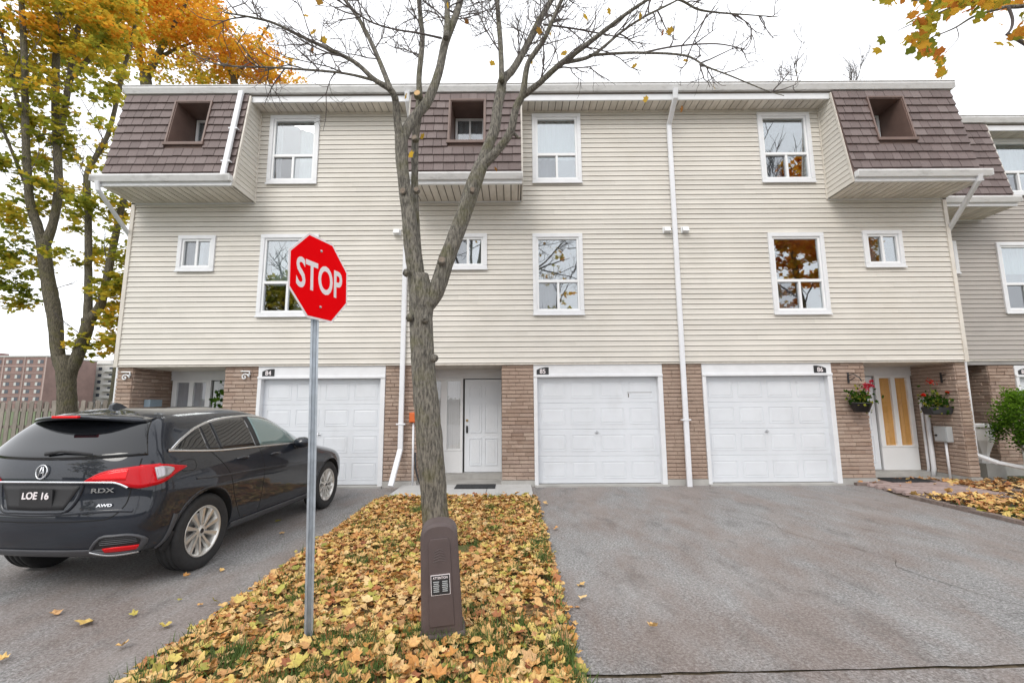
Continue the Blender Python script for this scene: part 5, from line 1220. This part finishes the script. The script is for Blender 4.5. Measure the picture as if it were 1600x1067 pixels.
def rear_trees():
    Y = 12.5
    for lab, limbs, clump in (
        ('orange crowned maple behind the left end of the roof', [([(232, 260, 26), (230, 180, 24), (229, 135, 22), (226, 118, 20)], 0, 0), ([(227, 122, 15), (222, 105, 13), (212, 60, 10), (208, 0, 8), (200, -40, 5)], 0, .5), ([(230, 122, 15), (240, 99, 14), (264, 54, 11), (288, 9, 8), (310, -30, 5)], 0, -.5), ([(245, 92, 8), (280, 75, 6), (320, 60, 4)], 0, 0), ([(215, 70, 7), (205, 30, 5), (190, 0, 4)], 0, .6)],
         ((220, 30, 70, 60, .66, 1.0), (290, 20, 60, 50, .72, 1.0), (250, 80, 50, 30, .56, .45), (200, 100, 40, 40, .50, .5), (330, 60, 60, 45, .66, .8), (280, 110, 60, 24, .48, .5), (260, -30, 110, 40, .7, .9), (180, 40, 50, 60, .60, .7), (150, 90, 40, 50, .5, .4))),
        ('golden maple behind the roof, right of the orange crowned one', [([(372, 260, 18), (370, 180, 16), (368, 140, 14), (365, 120, 12)], 0, 0), ([(366, 125, 9), (352, 95, 7), (340, 60, 5), (325, 30, 3)], 0, .4), ([(367, 125, 9), (385, 95, 7), (400, 70, 5), (420, 40, 3)], 0, -.4)],
         ((380, 105, 55, 34, .64, 1.0), (430, 118, 42, 24, .70, 1.0), (330, 110, 45, 28, .55, .6), (400, 75, 40, 24, .70, .55), (345, 60, 40, 30, .70, .6)))):
        x0, y0, _ = limbs[0][0][0]; o = Vector((at(x0, y0, Y).x, Y, 0)); t = empty('maple_tree', o, label=lab, cat='tree'); tw = MB(); r2 = random.Random(int(x0)); tips = []
        # carry the trunk to the ground
        l0 = limbs[0]; base = at(x0, y0, Y)-o; MB().tube([Vector((0, 0, -.1)), base*.5, base+Vector((0, 0, .05))], [l0[0][0][2]*.7/ppm(Y), l0[0][0][2]*.55/ppm(Y), l0[0][0][2]*.5/ppm(Y)], 10).build('lower_trunk', m_bark2, t, smooth=True)
        stems(t, limbs, Y, m_bark2, tw, r2, o, tips, ln=2.2, dens=1.0, r0=.02); tag(tw.build('twigs', m_twig, t), kind='stuff')
        cl = []
        for (px, py, rx, ry, col, den) in clump:
            for dy in (-.8, 1.2): k = ppm(Y+dy); cl.append((tuple(at(px+rng.uniform(-12, 12), py+rng.uniform(-8, 8), Y+dy)), (rx/k, rx/k*.7, ry/k), col, den*.62))
        crown(t, cl, 900, .105, o=o); Y += 1.5
    # bare twiggy tree far behind the right roof
    for (x, lab, h) in ((1245, 'thin bare tree showing above the roof right of centre', 95), (1330, 'second bare tree showing above the roof near the right end', 110)):
        o = Vector((at(x, 135, 16).x, 16, 0)); t = empty('bare_tree', o, label=lab, cat='tree'); top = at(x, h, 16)-o; tw = MB(); P = [Vector((0, 0, top.z*k/6)) + Vector((rng.uniform(-.1, .1), 0, 0)) for k in range(7)]
        MB().tube(P, [.16, .13, .11, .09, .06, .04, .012], 8).build('trunk', m_bark2, t, smooth=True); r2 = random.Random(x); grow(tw, r2, P[3:], .03, 3, 3.0, 1.8, .2, .5, None, .2); tag(tw.build('twigs', m_twig, t), kind='stuff')
rear_trees()
def overhang_tree():
    t = empty('roadside_maple', (7.7, -4.6, 0), label='maple reaching a leafy golden branch into the top right corner', cat='tree'); o = t.location; Y = -4.9
    MB().tube([(0, 0, -.1), (.05, 0, 2), (0, .05, 4), (-.1, 0, 5.6), (0, .2, 8)], [.24, .19, .16, .13, .07], 12).build('trunk', m_bark, t, smooth=True)
    r2 = random.Random(3); tw = MB()
    main, rr = to_world([(1680, -20, 12), (1640, 0, 11), (1600, 10, 10), (1570, 12, 9), (1540, 20, 7), (1518, 28, 5), (1490, 45, 3.5), (1455, 59, 2.5)], Y); main = [p-o for p in main]
    MB().tube([Vector((-.08, 0, 5.0)), (Vector((-.08, 0, 5.0))+main[0])*.5+Vector((0, 0, .15))]+main, [.09, .07]+rr, 8).build('limb', m_bark, t, smooth=True)
    for pts in ([(1575, 10, 8), (1582, 30, 7), (1580, 45, 6), (1572, 55, 5)], [(1490, 10, 3), (1456, 25, 2.5), (1420, 40, 2), (1400, 50, 1)], [(1495, 44, 2), (1497, 60, 1.6), (1480, 80, 1.2)], [(1560, -2, 4), (1500, 5, 3), (1440, 2, 2.4), (1375, -5, 1.5)], [(1640, 95, 10), (1600, 68, 10), (1575, 54, 9)]):
        P, q = to_world(pts, Y+r2.uniform(-.2, .2)); MB().tube([p-o for p in P], q, 6).build('twig', m_twig, t, smooth=True)
    V = np.zeros((12, 3)); V[:, :2] = LP12; V[:, 2] = -.22*(LP12**2).sum(1); meshes = []
    for k in range(6):
        me = bpy.data.meshes.new('leaf'); v = V*1.0; v[:, 2] += nr.uniform(-.08, .08, 12); me.from_pydata([tuple(p) for p in v], [], [tuple(range(12))]); meshes.append(me)
    t2 = NT('branch leaf'); c = t2.ramp(t2.n('ShaderNodeObjectInfo').outputs['Random'], [(0, (.16, .20, .03)), (.35, (.38, .33, .04)), (.6, (.55, .36, .04)), (.8, (.62, .30, .04)), (1, (.48, .15, .04))])
    d = t2.n('ShaderNodeBsdfDiffuse'); tl = t2.n('ShaderNodeBsdfTranslucent'); t2.l(c, d.inputs[0]); t2.l(c, tl.inputs[0]); ms = t2.n('ShaderNodeMixShader', i_0=.45); t2.l(d.outputs[0], ms.inputs[1]); t2.l(tl.outputs[0], ms.inputs[2]); t2.l(ms.outputs[0], t2.o.inputs[0])
    spots = [(1500, 8, 55, 14, 70), (1450, 28, 26, 16, 38), (1440, 55, 16, 16, 22), (1448, 80, 16, 12, 18), (1468, 100, 11, 10, 12), (1472, 115, 7, 5, 4), (1390, 3, 20, 5, 8), (1415, 65, 5, 6, 3), (1378, 76, 3, 4, 1), (1380, 62, 2, 3, 1), (1535, 28, 12, 10, 4), (1548, 20, 12, 12, 5), (1575, 68, 8, 3, 2), (1592, 50, 14, 12, 12), (1620, 20, 30, 30, 25), (1560, 5, 40, 10, 30), (1440, -12, 60, 10, 25)]
    for (x, y, rx, ry, n) in spots:
        for _ in range(n):
            p = at(x+r2.gauss(0, .55)*rx, y+r2.gauss(0, .55)*ry, Y+r2.uniform(-.35, .35))-o
            ob_ = link('leaf', r2.choice(meshes), t2.m, t, p, (r2.uniform(.2, 1.9), r2.uniform(-.7, .7), r2.uniform(0, 6.28))); s = r2.uniform(.045, .085); ob_.scale = (s, s, s)
overhang_tree()
def shrub():
    o = Vector((10.15, -.35, 0)); t = empty('evergreen_shrub', o, label='bright green feathery shrub at the right edge before the taupe house', cat='shrub')
    r2 = random.Random(4)
    for k in range(5): a = r2.uniform(0, 6.28); MB().tube([(0, 0, 0), (.12*math.cos(a), .12*math.sin(a), .5), (.3*math.cos(a), .3*math.sin(a), 1.1)], [.03, .02, .01], 6).build('stem', m_bark2, t)
    C = []
    for k in range(90):
        a = r2.uniform(0, 6.28); rr = .52*math.sqrt(r2.random()); z = r2.uniform(.75, 1.75); q = 1-.5*max(0, (z-1.4)/.4); C.append((rr*q*math.cos(a), rr*q*math.sin(a), z))
    C = np.array(C); n = 15000; P = C[nr.integers(0, len(C), n)]+nr.normal(0, 1, (n, 3))*np.array((.07, .07, .09))
    me = leaves_mesh('foliage', P, nr.uniform(.014, .030, n), np.clip(.62+.5*(P[:, 2]-1)+nr.normal(0, .2, n), 0, 1), full=True); link('foliage', me, m_crown_green, t)
shrub()
def across_street():
    # trees standing on the other side of the road, seen in the window panes and the car's paint
    for (x, y, h, rad, col, lab, den) in ((14.3, -12.5, 17, 3.3, .74, 'orange maple across the road, seen mirrored in the right windows', 1.0), (-15, -20, 13, 3.4, .30, 'greenish maple across the road, seen mirrored in the left windows and car', .8), (3.4, -23, 14, 1.8, .5, 'thin tree across the road, seen mirrored in the middle windows', .12)):
        t = empty('street_tree', (x, y, 0), label=lab, cat='tree'); tw = MB(); r2 = random.Random(int(x*3))
        P = [Vector((r2.uniform(-.2, .2), r2.uniform(-.2, .2), h*.75*k/6)) for k in range(7)]; MB().tube(P, [.3, .24, .2, .17, .13, .09, .04], 10).build('trunk', m_bark2, t, smooth=True); grow(tw, r2, P[2:], .05, 3, h*.3, 1.0, .2, .4, None, .1); tag(tw.build('twigs', m_twig, t), kind='stuff')
        cl = [((r2.gauss(0, .45)*rad, r2.gauss(0, .45)*rad, h*.62+r2.gauss(0, .16)*h), (rad*.45, rad*.45, rad*.4), col+r2.uniform(-.08, .08), den) for _ in range(16)]
        crown(t, cl, 330, .16)
    hd = empty('hedge', (0, -26, 0), label='unseen dark hedge added across the road to darken reflections in the car', cat='hedge')  # added out of view to give the car paint something dark to reflect
    n = 9000; P = np.stack([nr.uniform(-26, 26, n), nr.uniform(-.5, .5, n), nr.uniform(0, 2.2, n)], 1); link('foliage', leaves_mesh('foliage', P, nr.uniform(.08, .16, n), nr.uniform(0, .8, n), full=True), m_crown_green, hd); MB().box(-26, 26, -.35, .35, 0, 2.0).build('inner_branches', m_bark2, hd)
across_street()

# ------------------------------------------------------------- fence, towers
def fence():
    f = empty('board_fence', (0, 4.6, 0), label='weathered board fence at the far left behind the parked car', cat='fence')
    bm_ = [MB().prism([(-.062, 0), (.062, 0), (.062, h-.03), (.03, h), (-.03, h), (-.062, h-.03)], -.010, .010, 'y').mesh('board') for h in (1.80, 1.78, 1.83)]
    x = -21.0; k = 0
    while x < -9.2:
        link('board', bm_[k % 3], m_fence, f, (x+rng.uniform(-.006, .006), -.045 if k % 2 else .045, 0), (0, rng.uniform(-.01, .01), 0)); x += .112; k += 1
    for z in (.35, 1.0, 1.5): MB().box(-21, -9.2, -.03, .03, z, z+.09).build('rail', m_fence, f)
    for x in (-20.5, -18.2, -15.9, -13.6, -11.3, -9.3): MB().box(x-.05, x+.05, -.030, .034, 0, 1.72).build('post', m_fence, f)
fence()
def tower(name, label, px0, px1, ptop, Y, wallm, cols, floors, balc, fill=None):
    a, b = at(px0, ptop, Y), at(px1, ptop, Y); x0, x1, h = a.x, b.x, a.z; t = empty(name, ((x0+x1)/2, Y, 0), label=label, cat='apartment building'); W2 = (x1-x0)/2
    MB().box(-W2, W2, 0, 22, -2, h).build('wall', wallm, t); MB().box(-W2*.2, W2*.15, 5, 12, h, h+2.6).build('roof_house', wallm, t); MB().box(-W2-.2, W2+.2, -.3, 22.2, h-.02, h+.5).build('parapet', m_slab, t)
    for q in (-.55, .3): MB().tube([(W2*q, 3, h+.5), (W2*q, 3, h+5)], .12, 5).build('mast', m_dark, t)
    fh = 2.95; cw = 2*W2/cols
    gw = mat('far glass', (.07, .08, .10), .2); wm = MB().box(-cw*.27, cw*.27, -.06, .02, .9, 2.3).mesh('window'); cm = MB().box(-cw*.27, -cw*.05, -.10, -.061, .9, 2.25).mesh('blind'); bl = MB()
    bl.box(-cw*.42, cw*.42, -1.3, -.02, 0, .18); bl.box(-cw*.42, cw*.42, -1.3, -1.2, .18, 1.1); bal = bl.mesh('balcony')
    for f in range(floors):
        z = h-.6-(f+1)*fh
        for c in range(cols):
            x = -W2+(c+.5)*cw; w = link('window', wm, gw, t, (x, 0, z)); link('blind', cm, m_slab, w)
            if balc and c % 2: link('balcony', bal, m_slab, t, (x, 0, z+.2))
        if not balc: MB().box(-W2, W2, -.12, .0, z-.25, z).build('floor_band', m_paver, t)
    if not balc:
        for c in range(0, cols+1, 2): MB().box(-W2+c*cw-.25, -W2+c*cw+.25, -.16, 0, -1, h).build('pilaster', m_slab if False else m_paver, t)
m_tb = mat('far brown brick', (.25, .165, .15), .9, var=.15, scale=.3); m_tw = mat('far pale panel', (.58, .56, .53), .8, var=.05, scale=.3)
tower('apartment_tower', 'brown brick apartment tower far off at the left edge', -190, 73, 559, 170, m_tb, 16, 6, False)
tower('apartment_tower', 'pale apartment tower with balconies far off beside the tree', 80, 215, 570, 195, m_tw, 8, 6, True)

# ------------------------------------------------------------- fallen leaves and grass
def in_lawn(x, y): return True
def litter():
    n = 14500; x = nr.uniform(-2.36, .42, n); y = -1.12-5.5*nr.uniform(0, 1, n)
    x = np.where(nr.uniform(size=n) < .06, x+nr.normal(0, .10, n), x)
    # thinner along the near end so that grass shows
    patch = np.sin(x*3.1+1)*np.cos(y*2.3)+nr.normal(0, .35, n); keep = (patch < .95) | (y > -4.8); keep &= ~((np.abs(x+.62) < .17) & (np.abs(y+4) < .17)); keep &= ~((np.abs(x+.5) < .15) & (np.abs(y+5.86) < .11))
    keep &= nr.uniform(size=n) < np.where(y < -6.1, .62, 1.0)
    x, y = x[keep], y[keep]; n = len(x); z = .045+nr.gamma(1.6, .010, n); edge = np.minimum(x+2.36, .42-x); z -= .045*np.clip(1-edge/.15, 0, 1.0); z = np.maximum(z, .012)
    size = nr.uniform(.022, .060, n)*np.where(nr.uniform(size=n) < .08, 1.25, 1); rnd = nr.uniform(0, 1, n)
    order = np.argsort((x-0)**2+(y+9.3)**2-(z*40)**1); idx = order[:270]; rest = order[270:]
    tag(link('leaf_litter', leaves_mesh('leaf_litter', np.stack([x, y, z], 1)[rest], size[rest], rnd[rest], .36, fine=True), m_litter), 'thick carpet of fallen maple leaves on the lawn strip', 'leaves', kind='stuff')
    var = []
    for k in range(8):
        V = np.zeros((13, 3)); V[:12, :2] = LP12; cu = nr.uniform(.1, .7); V[:12, 2] = cu*(LP12**2).sum(1)+.4*cu*np.abs(LP12[:, 0])+nr.uniform(-.2, .2, 12); me = bpy.data.meshes.new('fallen_leaf'); me.from_pydata([tuple(v) for v in V], [], [(i, (i+1) % 12, 12) for i in range(12)]); me.materials.append(m_litter_o); var.append(me)
    r2 = random.Random(8)
    def one(x, y, z, s, label, group, tl=.35):
        o = bpy.data.objects.new('fallen_leaf', r2.choice(var)); COL.objects.link(o); o.location = (x, y, z); o.scale = (s, s, s); o.rotation_euler = (r2.gauss(0, tl), r2.gauss(0, tl), r2.uniform(0, 6.28)); tag(o, label, 'leaf', group)
    for i in idx: one(x[i], y[i], z[i]+.010, size[i]*1.15, 'curled fallen maple leaf at the near end of the leafy lawn strip', 'near leaves of the lawn strip', .28)
    dr = [(137, 975, 36, 'large pale leaf'), (85, 962, 22, 'small brown leaf'), (210, 963, 18, 'yellow leaf'), (258, 980, 24, 'greenish leaf'), (190, 1013, 24, 'pale green leaf'), (290, 903, 14, 'rust leaf'), (345, 893, 12, 'tan leaf'), (3, 1035, 22, 'orange leaf'), (435, 815, 14, 'brown leaf'), (440, 835, 12, 'dark leaf'), (280, 940, 10, 'tiny leaf'), (312, 948, 12, 'grey leaf')]
    for i, (px, py, s, nm) in enumerate(dr):
        d = fw+(px-800)/FPX*rt-(py-533.5)/FPX*up; p = CAMP+d*((0-CAMP.z)/d.z); where = ['in the middle of the left driveway', 'left of the large one on the left driveway', 'right of the large one on the left driveway', 'nearest the lawn edge behind the car', 'lowest on the left driveway before the bumper', 'beside the rear tyre of the car', 'between rear tyre and lawn strip', 'at the very left bottom edge of the asphalt', 'under the far flank of the car', 'just behind another under the car flank', 'between the tyre and the large leaf', 'below the gap between tyre and lawn'][i]
        one(p.x, p.y, .018, s*.45/ppm(p.y), f'{nm} lying {where}', 'leaves scattered on the driveways', .12)
    for i, (px, py, nm) in enumerate(((868, 828, 'tan leaf just off the lawn strip on the right driveway'), (912, 938, 'lone tan leaf on the right driveway near the lawn strip'), (1022, 985, 'pale speck of a leaf low on the right driveway'), (1452, 748, 'brown leaf on the paver path by the right door'), (1390, 768, 'rust leaf beside the edging at the right driveway corner'))):
        d = fw+(px-800)/FPX*rt-(py-533.5)/FPX*up; p = CAMP+d*((0-CAMP.z)/d.z); one(p.x, p.y, .03, .05, nm, 'leaves scattered on the driveways', .12)
    # right garden bed
    n = 3800; x = 6.9+nr.uniform(0, 1, n)**1.1*5.2; y = nr.uniform(-5, .3, n); path = (x < 8.5) & (y > -1.15-(x-7)*.12) & (y < .2); keep = ~path | (nr.uniform(size=n) < .03); x, y = x[keep], y[keep]; n = len(x)
    rnd = np.where((y > -.9) & (nr.uniform(size=n) < .75), nr.uniform(.60, .80, n), nr.uniform(.12, .7, n)); rnd = np.where((y < -2.2) & (nr.uniform(size=n) < .3), .05, rnd)
    tag(link('garden_leaves', leaves_mesh('garden_leaves', np.stack([x, y, .035+nr.gamma(1.5, .012, n)], 1), nr.uniform(.05, .085, n), rnd, .4, fine=True), m_litter), 'red and yellow fallen leaves covering the right garden bed', 'leaves', kind='stuff')
    def blades(name, x, y, h, label, z0=.02):
        n = len(x); a = nr.uniform(0, 6.28, n); w = .005; l = nr.normal(0, .35, (n, 2)); V = np.zeros((n, 3, 3)); V[:, 0] = np.stack([x-np.cos(a)*w, y-np.sin(a)*w, np.full(n, z0)], 1); V[:, 1] = np.stack([x+np.cos(a)*w, y+np.sin(a)*w, np.full(n, z0)], 1); V[:, 2] = np.stack([x+l[:, 0]*h, y+l[:, 1]*h, z0+h], 1)
        tag(link(name, np_mesh(name, V.reshape(-1, 3), 3), m_grass), label, 'grass', kind='stuff')
    n = 16000; x = nr.uniform(-2.34, .40, n); y = nr.uniform(-6.7, -1.2, n); k = (np.sin(x*4.2)*np.cos(y*3.1)+nr.normal(0, .4, n) > .5) | ((y < -5.8) & (nr.uniform(size=n) < .7)) | ((np.abs(x-.34) < .05) & (nr.uniform(size=n) < .4)); tc = np.stack([nr.uniform(-2.1, .35, 46), np.where(nr.uniform(size=46) < .6, nr.uniform(-6.6, -5.7, 46), nr.uniform(-5.7, -2, 46))], 1); tc[:5, 0] = nr.uniform(.2, .36, 5); tk = nr.integers(0, 46, 5200); x = np.concatenate([x[k], tc[tk, 0]+nr.normal(0, .05, 5200)]); y = np.concatenate([y[k], tc[tk, 1]+nr.normal(0, .06, 5200)]); blades('lawn_grass', x, y, nr.uniform(.06, .12, len(x)), 'green grass poking through the leaves of the lawn strip', .03)
    n = 3500; x = nr.uniform(6.95, 11, n); y = nr.uniform(-5, -1.7, n); blades('garden_grass', x, y, nr.uniform(.05, .09, n), 'green grass between leaves in the right garden', .02)
    n = 9000; x = nr.uniform(-13.5, -7.7, n); y = nr.uniform(-4, 5, n); blades('side_grass', x, y, nr.uniform(.05, .11, n), 'grass beside the left end of the row', -.05)
litter()
